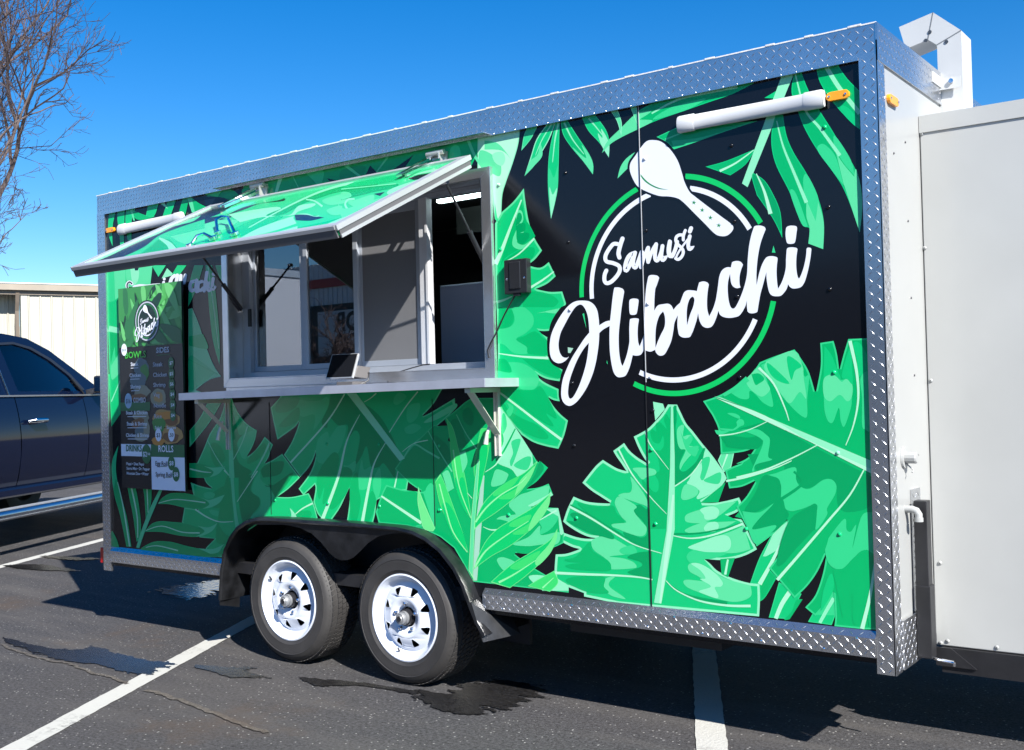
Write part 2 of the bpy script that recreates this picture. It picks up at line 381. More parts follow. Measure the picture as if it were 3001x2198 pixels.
WRAP = '''
L printed_leaf_backdrop 1
F k1 0,470 320,380 700,300 1100,200 1450,130 1715,85c 1600,305c 1300,380 900,480 600,560 380,640c 130,560c
T3 k0 0,520 300,460 270,620c 0,690c
T3 k3 1480,200 1520,300 1480,540 1380,380 1400,230
T3 bk 370,455c 480,575c 285,622c
T3 bk 925,318c 800,500c 590,560c
T2 bk 1555,620c 1800,668c 1630,695c
T2 bk 300,745c 515,690c 470,790c 480,880c 390,790c
T2 nv 0,850c 200,860 330,900c 380,930c 60,980c 0,960c
T2 k3 1300,540 1500,520 1505,640 1450,710 1380,640
T2 ~k5:50:30 970,600 900,830
T2 ~k4:12:10 1110,570 1210,770
T2 ~k4:40:25 1790,450 2010,620
T3 ~k4:26:14 600,340 450,540
T3 ~k4:40:30 1620,140 1700,330 1800,480
T2 l2 0,830c 200,750c 160,860c
L printed_leaf_light 10
Q1 k5>k6:8 -60,140c 60,170c 305,120c 290,250 240,420 190,560 155,680 145,850 138,945c 90,890c 60,600c -60,500c
Q1 k4 0,210c 120,240 235,380c 150,300 0,290c
Q1 k4 -40,300 60,330 140,420 130,520 40,480 -40,430
Q1 k5 70,330 150,310 180,370 150,430 90,400
Q1 k3 90,750c 110,870 138,945c 90,890c
L printed_leaf_right_of_window 14
Q1 k4>k2:16 340,625c 355,750 385,920 430,1050 497,1163c 440,1235 370,1290c 480,1312 556,1263c 615,1385c 540,1450 440,1495c 560,1520 672,1517c 705,1622c @P6 880,60 765,228c 700,232 625,222c 745,295c 745,480 890,605c 860,718c 720,690 595,620c 700,720 850,795c 860,912c 800,900 745,870c 800,960 870,1040 940,1098c 905,1240 848,1372c 720,1345 600,1305 490,1235c 400,1120 290,985c 262,960c 262,300c @Q1 95,1400c 92,930c 150,830c 250,740
Q1 k1 320,730c 200,1060 110,1400c 170,1240 300,1150 440,1040c 400,960 350,880 330,780
Q1 k4 270,830 320,820 335,900 300,960 340,1000 280,1080 310,1110 350,1110 420,1060 330,1150 250,1130 245,1060 280,960
Q1 k0 290,840 320,850 320,900 280,950 300,930 350,930 350,990 310,1010 380,1010 380,1060 320,1110 280,1070 275,990 270,930
Q1 k1 170,1250 300,1160 420,1135 430,1200 370,1285c 190,1270c
Q1 k1 340,1560 420,1515 560,1540 640,1600 600,1652c 330,1652c
P6 k1 270,0c 400,30 420,100 380,190 262,215c
P6 k3 262,215c 380,190 425,120 390,0c 520,0c 600,80 600,180 520,260 440,310 540,380 550,450 415,445 330,370 262,350c
P6 k4 640,60c 860,10c 840,60 720,50c
P6 k1 440,315 520,280 620,235 700,300 740,330 745,470c 560,450 540,385
P6 k3 262,620c 300,560 400,630 350,540 500,545 620,620 660,700 620,790 520,800 470,790c 262,760c
P6 k1 270,500c 340,510 390,590 380,635 262,615c
P6 k1 500,500c 760,510c 880,620 865,690 740,655 600,580
P6 k1 440,800c 600,805 680,770 790,960 830,1080 730,1030 800,1140 760,1145 600,1050 440,920 380,880c
P6 k1 330,940 370,1000 500,1080 640,1140 740,1230 740,1275 640,1265 480,1190 380,1080 300,970
P6 k3 340,920c 410,960 400,1030 370,1060 345,1010 370,970
P6 ~k6:8:26 270,450 500,480 750,494
P6 ~k6:18:26 270,820 480,980 700,1150 880,1285
Q1 ~k6:10:40 320,725 230,950 150,1160 95,1280
Q1 ~k6:6:16 170,1265 300,1190 430,1060
Q1 ~k6:22:10 370,1500 500,1420 600,1345
Q1 ~k5:24:10 105,1610 170,1590 240,1560
L printed_leaf_stem 6
P1 k5>k6:10 1180,103c 1290,125c 1310,185c 1205,310c
P1 k5>k4:10 1935,660c 2075,660c 2040,830c 1960,880c 1895,750c
P1 ~k6:20:10 2000,680 1940,840
P4 k3>k2:8 690,660c 835,540c 760,800 640,1010 560,1155c 470,1145c 560,900
P4 k5 700,650c 830,560c 770,780 640,880 590,890c
P4 k2>k1:10 640,1000c 720,1085c 620,1260 565,1310c 558,1140c
P4 ~k6:24:40 750,790 660,970 560,1150
P4 k3>k2:8 740,1130c 950,1240c 830,1475c 645,1460c
P4 ~k6:44:36 850,1210 770,1330 710,1470
P4 k1 960,1290c 900,1300 860,1400 790,1480 840,1475c
P4 k3>k2:8 1050,1430c 1255,1190c 1265,1440c 1230,1530c 1010,1500c
P4 ~k5:36:30 1250,1280 1180,1400 1120,1510
P4 k1>k0:6 195,915c 330,905c 265,1085c 205,1055c
P4 ~k6:16:22 265,920 240,1060
P4 k1 330,520c 400,440c 400,540c
P1 k1 1700,1218c 1980,990c 1900,1210c
L printed_leaf_center 12
P1 k5>k2:26 1345,133c 1445,135c 1490,230 1545,340 1620,430 1720,560 1820,680 1900,790 1960,880 1993,945c 1950,1010 1870,1100 1790,1165 1700,1218c 1850,1218 1990,1195 2128,1158c 2150,1205c @P2 2150,110c 2112,185 1955,250c 2150,270c @P4 400,560c 535,825c 440,875 330,910 200,925 40,913c 100,960 160,1020 260,1075 370,1115 470,1140 560,1148c 563,1300 555,1450c @P2 800,1200c 420,1120c 420,1082c 260,1022 180,985 98,935c 95,850 100,750 108,657c 220,650 320,620 375,597c 290,575 195,530c 150,500 200,420c 330,465 450,485 600,480c 480,465 370,420 250,345 190,295c 240,150 305,20c 430,70 560,90 725,97c @P1 600,1145 500,1080 402,995c 500,870 560,800 628,743c 700,790 790,840 890,870c 830,780 780,710 742,645c 862,558c 920,640 1000,710 1070,755 1135,795c 1080,720 1020,610 968,487c 1050,445 1130,395 1205,320 1280,235
P1 k1 1375,150c 1375,300 1330,240 1300,300 1330,400 1260,330 1210,350 1215,430 1170,405 1150,450 1180,540 1250,560 1290,480 1300,580 1260,640 1200,640 1240,750 1250,860 1200,900 1240,980 1235,1080 1180,1090 1060,960 1100,1150 1130,1280 1000,1250 970,1300 1060,1400 1100,1504c 1320,1504c 1360,1000c
P1 k0 1410,145c 1440,145c 1440,300 1430,400 1450,560 1490,630 1540,620 1480,760 1475,850 1540,865 1680,740 1750,620c 1700,800 1560,950 1420,1040c 1400,600c
P1 k4 1450,400 1520,360 1510,480 1560,470 1610,480 1570,580 1660,600 1680,640 1600,690 1520,780 1480,850 1480,780 1540,640 1480,620 1450,540
P1 k3 1480,420 1500,470 1540,520 1600,470 1615,520 1580,600 1680,590 1660,690 1620,700 1540,620
P1 k5 1620,870 1720,760 1760,640 1850,760 1960,920 1940,1000 1860,1090 1700,1170 1660,1160 1690,1080 1560,1010 1580,960
P1 k3 1720,740 1800,710 1800,790 1740,960 1700,940 1720,840
P1 k3 1740,975 1820,920 1920,880 1930,950 1890,1010
P1 k4 1510,1050 1560,1010 1660,1050 1680,1100 1640,1150 1540,1185 1490,1160
P1 k4 1530,1390 1560,1340 1700,1290 1800,1260 1960,1220 2100,1200c 1950,1330 1830,1400 1700,1440 1560,1430
P1 k5 1700,1290 1800,1255 1880,1270 1910,1320 1870,1390 1760,1400 1740,1350
P2 k4 1530,400 1600,350 1750,300 1880,300 2100,290c 1950,370 1800,410 1640,430
P2 k5 1740,370 1790,310 1880,300 1905,350 1870,400 1780,410
P2 k4 1570,575 1650,550 1850,470 2050,400 2180,340c 2256,600c 2100,640 1900,640 1700,620 1600,600
P2 k5 1570,575 1700,520 1900,450 2010,460 2040,550 1990,620 1800,635 1620,600
P2 k3 1550,680 1620,610 1760,630 2000,640 1850,700 1740,710c 1850,850 1700,800 1600,760
P2 k4 1565,790 1600,755 1700,770 1850,850 2000,930 2256,1000c 2256,1120 2100,1180 1900,1150 1700,1080 1560,1020 1515,960 1560,935 1740,950 1680,900 1590,850
P2 k5 1600,760 1700,760 1850,850 1945,960 1930,1010 1860,1020 1900,1110 1880,1140 1760,1100 1690,1060 1820,1010 1700,930 1760,920 1700,830
P2 k0 1140,20c 1160,600c 1000,560 860,440 880,410 1040,470 1110,440 1110,360 1060,280 980,200 980,130 1040,110 1120,160
P2 k4 760,80 800,20 900,60 1000,130 970,180 1050,290 1110,360 1090,440 1020,455 900,420 800,380 715,345 760,315 885,305 830,240 780,150
P1 k4 850,1110 930,1100 950,1030 940,930 1100,1150 1130,1280 1100,1250 900,1180 800,1140
P1 k4 960,835 1100,830 1200,850 1210,900 1120,930 1060,960 1000,890
P2 k4 510,500 600,460 720,470 850,540 1000,640 870,660 700,680 850,700 960,740 1000,790 960,810 720,820 710,760 640,690 540,620 505,560
P2 k3 810,620 850,580 960,560 1000,640 870,660
P2 k4 640,940 700,905 760,905 700,960 710,1020 850,1120 870,1150 740,1120 680,1080 640,1010
P2 k0 1000,640 1170,620c 1175,930c 1000,890 900,850 1050,790 1040,740 900,690
P2 k1 210,710 330,680 480,520 520,620 680,720 720,790 680,840 400,830 260,810 215,780 300,760 390,750 240,735
P2 k1 220,935 400,895 640,905 640,1010 690,1080 500,1080 330,1020
P2 k1 350,90 560,130 740,120 780,200 870,300 720,330 850,440 700,350 500,230
P2 k0 270,220 320,195 450,240 600,320 740,440 740,490 620,460 480,420 240,295 330,290
P2 ~k0:14:10 270,110 500,230 720,370 900,480 1150,590
P2 ~k6:14:30 1175,935 1000,905 700,885 400,875 97,860
P2 ~k6:8:26 1275,645 1000,560 800,450 500,260 260,130
P1 ~k6:6:20 1330,1340 1150,1150 950,900 800,625
P1 ~k6:5:16 1355,850 1240,700 1140,560 1095,440
P1 ~k0:30:22 1440,1010 1600,880 1750,615
P1 ~k6:14:10 1420,1035 1560,940 1640,860 1720,740
P2 ~k0:20:10 1410,430 1700,420 2000,360 2165,305
P2 ~k6:10:26 1400,450 1600,480 1850,440 2170,320
P2 ~k0:12:30 1340,970 1500,1080 1700,1140 2000,1190
P2 ~k6:8:30 1322,945 1450,1060 1700,1170 2000,1220 2256,1225
P1 k5 1378,138c 1400,138c 1420,700c 1420,1504c @P2 1272,1200c 1192,1190c @P2 1330,400c 1370,-300c
P2 k6 1395,0c 1415,0c 1380,450 1310,950 1272,1195c 1250,1190c 1330,500
L printed_leaf_right 60
P3 k3>k1:18 40,828c 200,772 330,700 480,600 560,540 650,410c 800,350 1023,272c 1100,380 1180,520 1250,755c 1300,500 1308,350 1300,202c 1443,180c 1480,320 1505,505c 1550,330 1602,160c 1850,150c @P4 1600,0c 1690,1570c 1550,1570c 1257,1540c 1265,1440 1250,1200c 1180,1330 1080,1445c 985,1365c 1080,1250 1150,1050 1188,840c 1100,1030 1000,1170 885,1280c 650,1000c 780,800 830,525c 700,670 533,798c 345,430c 440,330 530,180c 400,240 278,258c 240,90c 300,60 400,20 @P3 400,1500 530,1430 625,1290c 540,1350 420,1380 232,1395c 210,1150 150,1000 100,920
P4 k0 450,-60c 900,-50 1500,100 1600,400 1400,480 1290,420 1270,200 1180,170 1040,250 940,240 890,60 600,70 530,90
P3 k0 500,850c 700,1000 1200,1300 1850,1640c 1850,1760c 1000,1700 900,1500 700,1450 760,1250 600,1130 420,1130 740,1040c
P3 k3 340,740c 500,600 650,450 740,640 790,830 780,890 680,840 600,750 540,720 530,800 440,800
P3 k4 490,600c 640,450c 720,620 760,700 700,770 640,770 540,690
P3 k1 560,540c 640,530 700,590 640,640 600,650
P3 k3 660,440c 1010,290 1100,420 1130,560 1180,560 1160,800 1160,980 1120,1000 1010,910 880,760 780,620
P3 k4 720,400c 1010,285 1110,450 1120,560 1150,800 1080,730 980,850 900,780 800,620 700,480
P3 k2 725,440 760,430 960,620 930,640 830,600 760,530
P3 k2 945,350 1000,360 1100,450 1030,500 990,600 950,450
P3 k2 1345,235c 1420,330 1480,480 1520,590 1440,590 1335,590c
P3 k3 1340,600 1400,550 1480,580 1530,600 1590,590 1645,640 1640,800 1630,900 1560,1100 1520,1040 1500,900 1440,1050 1390,1050 1350,950 1340,800
P3 k4 1335,600 1400,545 1470,560 1530,620 1580,590 1645,650 1640,780 1590,830 1510,760 1410,830 1340,770
P3 k2 1530,560 1600,300 1640,250 1640,420 1650,640 1590,590
P3 k2 1650,220 1700,190 1760,250 1850,420 1850,480 1730,560 1700,560 1690,380
P3 k3 1735,570 1850,480c 1850,1100 1780,1130 1750,1080 1750,800
P3 k2 200,700c 260,830c
P3 k3 90,870 150,880 250,900 160,960 150,1000 250,1060 210,1090 220,1130 350,1150 440,1100 480,1080 470,1030 400,1010 300,960 380,960 440,1000 400,1050 390,1110 200,1190 140,1020
P3 k0 230,1220c 340,1200 520,1220 650,1200 680,1270 620,1340 450,1340 300,1320 280,1290
P3 k3 440,1140c 620,1130 720,1190 760,1250 740,1420 780,1460 610,1510 590,1580 570,1560 680,1300 660,1230 560,1180
P4 k3 590,140c 700,120 890,60 900,170 940,240 1030,260 1150,180 1230,175 1275,230 1260,320 1190,440 1190,500 1120,610 1080,640 1070,560 1095,410 950,450 850,470 780,430 760,350 760,230 720,170
P4 k0 590,145 680,145 750,190 755,350 680,400 520,480 430,490 430,440 520,300
P4 k0 510,640 520,590 620,470 760,350 800,440 830,520 700,660 560,660 700,600
P4 k3 400,470c 560,480 690,400 540,560 500,640 700,600 690,650 530,780 440,600
P4 k0 720,960 760,750 850,540 1000,440 1090,410 1080,630 1060,650 900,820 780,960
P4 k3 1190,740 1350,540 1370,640 1410,660 1460,600 1425,810 1500,540 1560,480 1640,490c 1640,860 1560,830 1480,860 1380,980 1280,1010 1200,950 1170,830
P4 k1 820,1080 900,960 1080,740 1200,660 1180,800 1080,1000 960,1160 900,1220 890,1180 930,1090 860,1145
P4 k1 1250,1020 1340,1000 1440,900 1540,830 1640,880c 1600,1100 1500,1480 1430,1500 1420,1240 1390,1350 1340,1460 1300,1300 1270,1150
P4 k1 1570,1400 1640,1200 1700,1000c 1700,1560c 1580,1550c
P4 k2 1150,1220c 1200,1080 1240,1060 1250,1190 1180,1330 1130,1390
P4 ~k0:30:20 760,360 960,210 880,100
P4 ~k6:30:12 725,1110 900,910 1200,560 1400,320 1535,80
P4 ~k6:40:18 1515,1565 1590,1250 1640,920
P4 ~k6:20:8 250,190 450,150 700,70 860,0
P3 ~k6:8:16 745,1040 550,1130 370,1180 210,1198
P3 ~k6:8:28 965,1040 920,900 800,640 640,470
P3 ~k6:8:38 1575,1305 1660,1080 1710,800 1690,500 1620,180
P3 ~k6:10:24 1280,1295 1000,1440 700,1570 400,1652
P3 k5 160,775c 240,790c 1850,1470c 1850,1605c 1200,1270 700,980
P3 k6 170,790c 1850,1560c 1850,1605c 1200,1270 700,980
P3 ~k3:60:30 520,585 400,680 260,770
L printed_palm_frond_top 4
Q1 k4>k3:6 370,100c 460,85c 400,200 318,300c 340,170
Q1 k5>k2:8 540,70c 615,55c 560,200 480,340 430,430 345,520c 400,350 450,200
Q1 k4 400,380 460,330 480,230 500,340 430,430 345,520c 380,420
Q1 ~k5:12:4 580,70 500,200 440,340
Q1 k3>k2:6 615,60c 650,50c 645,250 640,450 630,650 575,890c 550,650 550,430 570,250
Q1 k3 555,450 600,530 635,430 632,600 575,890c 552,650
Q1 k5 560,620 590,680 628,620 610,740 575,890c
Q1 ~k5:18:6 640,60 610,200 588,400
Q1 k3>k1:6 660,50c 715,38c 800,170 900,320 940,420 937,505c 860,400 750,270 680,160
Q1 k4 760,270 830,330 880,360 840,250 930,380 937,505c 860,400
Q1 ~k5:16:6 690,60 760,200 860,330
Q1 k3>k2:6 840,10c 960,-5c 1050,120 1080,230 1075,358c 1000,240 900,130
Q1 k5 980,150 1020,190 1010,110 1075,230 1075,358c 1010,250
Q1 ~k5:16:6 900,20 960,90 1040,190
Q2 k2>k1:8 330,400c 450,340 650,290 900,220 1100,180 1300,155c 1100,260 900,330 700,400 500,470 335,540c
Q2 k4 335,410c 440,400 340,470c 450,480 335,545c 210,605 110,665 40,740c 80,650 180,550 280,450
Q2 k3 450,470 600,370 860,300 840,330 700,400
Q2 ~k5:12:26 440,420 650,310 900,250 1130,205
Q2 k5>k4:5 270,375c 320,370c 335,540c 300,450
Q2 k5>k4:5 110,405c 170,400c 200,500 195,600c 160,480
Q2 k4 325,720c 250,860c 165,945c 190,850 240,780
L printed_palm_frond_right 20
Q2 k3>k1:6 480,610c 640,535c 1300,480c 1050,560 800,650 620,710c 560,650
Q2 k3 600,640c 800,620 1000,570c 800,650 620,710c
Q2 ~k4:14:8 550,630 700,570
Q2 k2>k1:6 1350,295c 1450,235c 1450,300c
Q2 k2>k1:6 875,850c 1050,800 1280,705c 1200,830 1075,920c
Q2 ~k6:20:6 990,885 1120,820 1265,715
Q2 k5>k4:10 1490,115c 1585,105c 1215,1015c 1170,985c
Q2 ~k5:22:16 1570,120 1380,560 1210,1000
Q2 k2>k0:6 1260,900c 1350,960 1420,1070 1480,1220 1495,1425c 1420,1270 1290,1080c 1250,940
Q2 ~k6:6:34 1285,905 1350,1050 1400,1230
Q2 k2>k1:8 1440,430c 1500,430c 1530,600 1590,740 1700,920 1790,1120 1830,1300 1825,1515c 1705,1470c 1715,1350 1650,1310 1560,1070 1450,850 1410,700 1410,560
Q2 k3 1560,1070 1580,1035 1620,1100 1700,1330c 1650,1310
Q2 k3 1665,940 1700,920 1790,1120 1765,1290 1700,1160 1670,1050
Q2 k4 1690,1120c 1765,1290c 1785,1130c 1830,1300 1825,1515c 1705,1470c 1715,1350 1690,1250
Q2 ~k5:8:30 1450,480 1500,680 1590,900 1690,1140
Q2 k2>k1:8 1590,100c 1650,90c 1700,220 1780,370 1900,560 2000,730 2080,860 2130,1020 2140,1200 2120,1380c 2060,1200 1980,1010 1880,860 1760,690 1670,530 1620,400 1570,250
Q2 k3 1800,670 1850,680 1930,780 1990,1000c 1880,860 1780,720
Q2 k3 1910,600 1960,650 2050,800 2080,925c 1990,820 1920,700
Q2 k4 1930,740c 1990,830 2075,930c 2090,870 2130,1020 2140,1200 2120,1380c 2060,1200 1995,1000 1990,990
Q2 ~k5:10:30 1600,100 1680,390 1800,540 1960,760
Q2 k2>k1:8 1770,60c 1940,25c 2020,140 2120,240c 2120,550c 2000,440 1880,300 1800,170
Q2 k2 1960,360 2020,370 2110,470 2110,540 2000,440
Q2 ~k5:36:36 1850,45 1960,220 2120,420
L logo_plate 36
N5 bk 950,-120c 700,0c 560,180 440,420 380,740c 360,950 390,1200 500,1390 740,1510c 690,1652c 1900,1700c 1900,-300c
Q6 bk 60,720c 58,830 80,970 140,1050 250,1115c 215,1250 200,1400 215,1500 260,1580 330,1620 450,1590 900,1400c 900,500c 300,300c
Q6 k3>k2:3 497,425c 517,415c 545,605c
Q6 mo 315,838c 383,850c 345,910c 318,905c
Q6 k3 800,1000c 812,1050c 797,1030c
L center_leaf_left_lobes 24
N3 k3>k1:14 1160,70c 1340,300 1565,650c @P5 1190,10c 1308,75c 1200,210 1065,305c 1200,290 1315,248c 1363,370c 1270,425 1150,490c 1290,503 1418,510c 1480,780c 1475,885c 1350,940 1145,995 930,990c 1100,1120 1290,1235c 1380,1180c 1420,1310c 1530,1330c 1530,1420c 490,1300c 440,1180c 300,940c 150,820c 0,750c @Q3 1700,1590c 1300,1545c 1265,1420c 1330,1220 1385,1105c 1600,1165 1810,1187c 1650,1080 1485,920c 1600,760 1700,640c 1870,470c 1940,410c 1980,425c 2060,340c 2110,500c @N3 450,200c 585,100 700,0 800,-60c 1150,-60c
N3 k5 1160,70c 1340,300 1565,650c 1565,900 1400,960 1300,850 1140,780 1110,700 1200,500 1170,300
N3 k3 1180,160 1220,150 1240,300 1180,400
N3 k3 1300,500 1400,460 1410,520 1310,800 1280,750 1320,640
N3 k3 1330,800 1460,700 1545,690 1540,780 1480,860
N3 k4 1110,850 1250,900 1250,950 1200,1030 1080,1070 1040,1050 1060,960
N3 ~k1:40:16 970,880 1180,650 1350,330
N3 ~k6:6:24 965,885 1100,790 1180,660
N3 k4 1270,1300 1400,1180 1520,1140c 1565,1400c 1400,1450 1330,1380
P5 k4 890,460 1000,380 1290,270 1320,320 1280,400 1100,490 1000,560 930,540
P5 k5 1100,480 1300,370 1335,330c 1363,370c 1150,490c
P5 k4 740,650 800,600 950,580 1100,540 1300,520 1100,640 950,680 780,680
P5 k3 1220,640 1400,560 1410,640 1320,750 1200,800 1240,720
P5 k5 1280,520c 1418,510c 1480,780c 1440,790 1420,600c
P5 k4 930,900 1100,820 1220,700 1230,800 1400,770 1440,790 1400,900 1140,920
P5 k1 980,990 1000,940 1150,915 1280,905 1140,995
P5 k4 760,1060 830,1040 960,1100 880,1180 830,1180 780,1120
P5 k1 560,900c 600,650 900,680 700,1000 560,1200c
P5 ~k6:4:22 610,712 700,745 830,738
P5 k5 1100,1250 1280,1240 1530,1340c 1530,1400c 1250,1400c
P5 ~k6:8:20 1220,640 1320,580 1400,535
P5 k0 1215,0c 1308,75c 1200,210 1065,300c 1170,140
P5 k2 1230,10c 1308,75c 1200,210 1120,270c 1260,100
Q3 k3>k1:16 1385,1105c 1600,1165 1810,1187c 1940,1100c 1945,1590c 1700,1585c 1300,1545c 1265,1420c 1330,1220
Q3 k3 1860,1120 1900,1085 1940,1120c 1940,1380 1880,1300 1840,1180
Q3 k1 1440,1180 1600,1180 1750,1200 1760,1400 1600,1350 1480,1260
Q3 k1 1350,1330 1400,1305 1500,1360 1760,1520 1700,1580 1500,1500 1310,1420 1390,1420
Q3 ~k6:20:36 1330,1235 1500,1350 1790,1545
Q3 k1 1600,880 1700,730 1800,740 1950,830 1940,1040 1700,920
Q3 ~k4:16:24 1590,790 1700,640 1860,720 2000,800
N3 k0 530,240 600,210 680,280 700,420 740,560 600,560 540,420
N3 k0 680,120 760,60 820,180 790,290 700,240
N3 k0 310,420 480,540 520,720 400,700
N3 ~k4:10:16 600,150 720,390 860,590
N3 ~k4:10:18 240,360 380,620 545,880
N3 k4 640,640c 715,615c 740,760 680,900c
N3 k4 420,900c 500,870 570,1090c 490,1140c
N3 bk 350,300c 450,215c 485,290c
N3 bk 490,480c 510,440c 520,500c
N3 ~k6:6:10 740,1150 800,1220
L printed_leaf_under_shelf 5
Q3 k4>k2:14 140,40c 165,90c 52,215c 75,330 130,585c 250,500 340,430 385,365c 350,480 290,620 205,760c 395,1015c 480,920 540,820 585,690c 560,830 500,980 375,1150c 430,1225c 560,1100c 570,1150 545,1300c 590,1430 655,1505c 750,1515c 850,1370 920,1220 962,1130c 965,1250 950,1400 930,1530c 1230,1545c 1260,1420 1272,1280c 1500,1170c 1620,1170c 1640,1050c 1700,640c 1970,430c 2070,340 2180,230c 2175,105c 1900,270 1790,320c 1930,170 2030,0c 2030,-60c 140,-60c
Q3 k0 740,60c 900,60 1300,300 1560,800 1500,900 1480,1020 1360,860 1300,900 1210,890 1160,660 1100,780 1030,860 1080,560 1020,480 930,600 940,420 830,420 730,330 700,450 640,380 720,200
Q3 k3 500,140 620,130 700,90 725,170 640,350 540,490c 560,300 420,320 360,250 370,130
Q3 k3 590,600 700,490 730,560 760,520 830,430 920,430 900,560 830,740 720,830 640,860 580,800
Q3 k3 890,880 950,880 1030,830 1020,940 960,960
Q3 k3 1100,820 1130,930 1210,900 1170,1130 1080,1160 1050,1100
Q3 k3 1230,1070 1310,910 1325,1120 1280,1280 1250,1220
Q3 k1 110,260 130,150 200,90 380,90 340,210 220,270
Q3 k1 150,430 200,360 370,210 380,340 320,400 220,440
Q3 k1 590,1000 740,760 820,740 840,850 780,1090 690,1300 650,1310 670,1130 610,1270
Q3 k1 760,1390 740,1300 860,930 990,940 960,1120 880,1280
Q3 k1 970,1450 970,1100 1050,960 1070,1160 1090,1300 1040,1530 980,1500
Q3 k1 1140,1500 1210,1180 1270,1300 1190,1520
Q3 k2 1270,80 1330,160 1420,160 1480,60 1400,40
Q3 k3 1480,90 1540,40 1620,90 1520,180 1470,160
Q3 k3 1620,330 1640,200 1740,160 1780,190 1740,330 1660,390
Q3 k3 1600,450 1700,400 1790,440 1700,510 1620,510
Q3 k4 1820,390 1900,320 2170,170 2180,230 1950,360
Q3 ~k6:14:20 905,60 700,380 280,850
Q3 ~k6:6:40 1080,295 930,600 830,1020 650,1500
Q3 ~k6:6:36 1380,615 1250,850 1190,1100 1110,1530
Q3 ~k6:14:10 1750,30 1600,220 1420,500
Q3 ~k6:6:12 1570,725 1700,630 1865,590
Q3 ~k6:10:16 1520,950 1480,1140
Q3 ~k6:6:14 1130,150 1200,110 1270,50
Q3 k5 930,50c 1040,50c 1600,800c 1540,830c
L printed_lime_palm 52
P5 mo 600,160c 625,160c 600,600 580,850 545,1290c 500,1290c 530,700
N3 l3>l2:4 910,330c 1030,320c 1025,500 990,720 940,950 870,1220 830,1300c 830,1000 820,800 850,620
N3 l1 930,420 990,560 980,740 930,960 870,1200 830,1290c 830,900 870,640
N3 ~l6:10:26 885,720 860,950 830,1200
N3 l3>l2:4 470,190c 560,330 620,560 680,800 730,1050 760,1250 795,1490c 690,1350 610,1150 570,950 530,700 510,450
N3 l1 580,960 640,1010 650,960 700,980 750,1250 790,1480c 690,1350 610,1150
N3 ~l6:16:10 560,600 600,900 660,1150 785,1470
P5 l3>l2:4 150,140c 220,300 300,520 400,800 450,990c 370,920 280,800 200,600 140,450 95,230c
P5 l1 170,500 220,450 300,560 400,800 445,985c 370,920 270,780
P5 ~l6:14:10 140,250 210,520 290,770 440,985
N3 l6>l3:5 115,1070c 150,1180 220,1350 330,1600c 300,1640c 180,1600 130,1400 105,1250
P5 l3>l1:6 1195,0c 1175,60 1100,220 950,400 750,560 600,660 515,745c 530,640 600,480 700,360 850,240 1050,130
P5 l2 720,350 850,240 1000,170 900,300 750,380
P5 l2 780,400 950,310 1090,210 950,390 850,415
P5 l3 1000,230 1100,120 1170,60 1100,220 950,380c
P5 ~l6:20:6 530,660 640,510 800,370 1000,250 1080,170
P5 l3>l1:6 1335,350c 1320,480 1230,630 1080,780 900,920 700,1030 510,1170c 560,1020 650,850 780,720 950,620 1150,500
P5 l2 890,700 950,640 1120,580 1100,650 980,710
P5 l2 930,780 1100,680 1190,590 1100,760 1000,795
P5 l3 1150,600 1300,400 1335,350c 1320,480 1230,630 1100,760
P5 ~l6:22:6 520,1150 640,970 850,810 1100,650
P5 l3>l1:6 1410,730c 1400,850 1330,1000 1200,1130 1050,1260 900,1370c 690,1310c 800,1210 950,1090 1150,970 1330,850
P5 l2 900,1150 1000,1080 1220,970 1150,1080 1000,1170
P5 l3 1180,1060 1320,900 1410,730c 1400,850 1330,1000 1200,1130
P5 ~l6:24:6 780,1310 950,1220 1180,1070
P5 l3>l2:6 1375,1185c 1420,1310 1330,1410c 1090,1350c 1200,1280
P5 ~l6:18:6 1250,1370 1370,1260
P5 l6>k4:5 548,0c 575,0c 545,400 518,750 502,1230c 520,1300c 455,1180c 470,900 485,600 515,300
N2 k5 1715,530c 1780,600 1830,690c 1690,680c 1740,640
L printed_leaf_bottom_left 50
G k4>k2:16 905,400c 1020,660 1150,830 1308,935c 1285,1060 1240,1180 1150,1342c 1260,1260 1350,1150 1425,1030c 1550,1150c 1510,1260 1480,1350 1420,1445c 1560,1375 1690,1290c @N2 1860,95c 1690,260 1530,375c 1750,375 1985,320c 2060,480 2120,700c 1600,720c 1330,720c 1080,880c 940,1080c 890,1250c 500,1230c 510,1105c 640,975c 420,955c 165,740c 200,525c 400,560c 330,340c 290,165c 440,220 610,258c 520,180 480,100c @G 400,1440c 500,1220 600,980 740,770 800,600 840,400c
G k0 910,650 960,720 1000,860 1040,1000 1110,1020 1000,1300 1060,1450 1230,1560 1100,1652c 960,1652c
G k0 1120,1150 1180,1000 1230,960 1230,1060 1180,1200 1130,1280
G k1 600,1250 640,1120 760,1180 830,1350 800,1420 680,1480
G k3 1010,1130 1100,1000 1240,940 1290,950 1160,1330 1100,1360 1060,1300
G k1 1300,1230 1400,1130 1450,1180 1380,1330 1200,1440 1160,1390
G k0 1370,1530 1480,1440 1650,1400 1720,1430 1650,1600 1400,1652c
N2 k0 980,100c 1200,60 1150,270 1250,340 1290,450 1260,530 1180,620 1160,700 1080,860 990,500
N2 k3 1290,0c 1300,120 1380,200 1490,260 1480,400 1360,680 1240,700 1165,720 1160,650 1280,540 1290,400 1170,300 1200,150
N2 k0 1300,130 1420,230 1730,30 1740,100 1540,360 1490,350 1400,190
N2 k2 1390,590 1500,390 1700,430 1900,400 1940,420 1850,500 1750,600 1700,650 1430,650
N2 k1 1800,630 1860,580 1990,570 2030,620 1990,680 1830,670
N2 k1 520,320 620,300 780,220 800,400 780,520 600,520 620,400
N2 k3 480,330 560,300 640,330 600,400 500,390
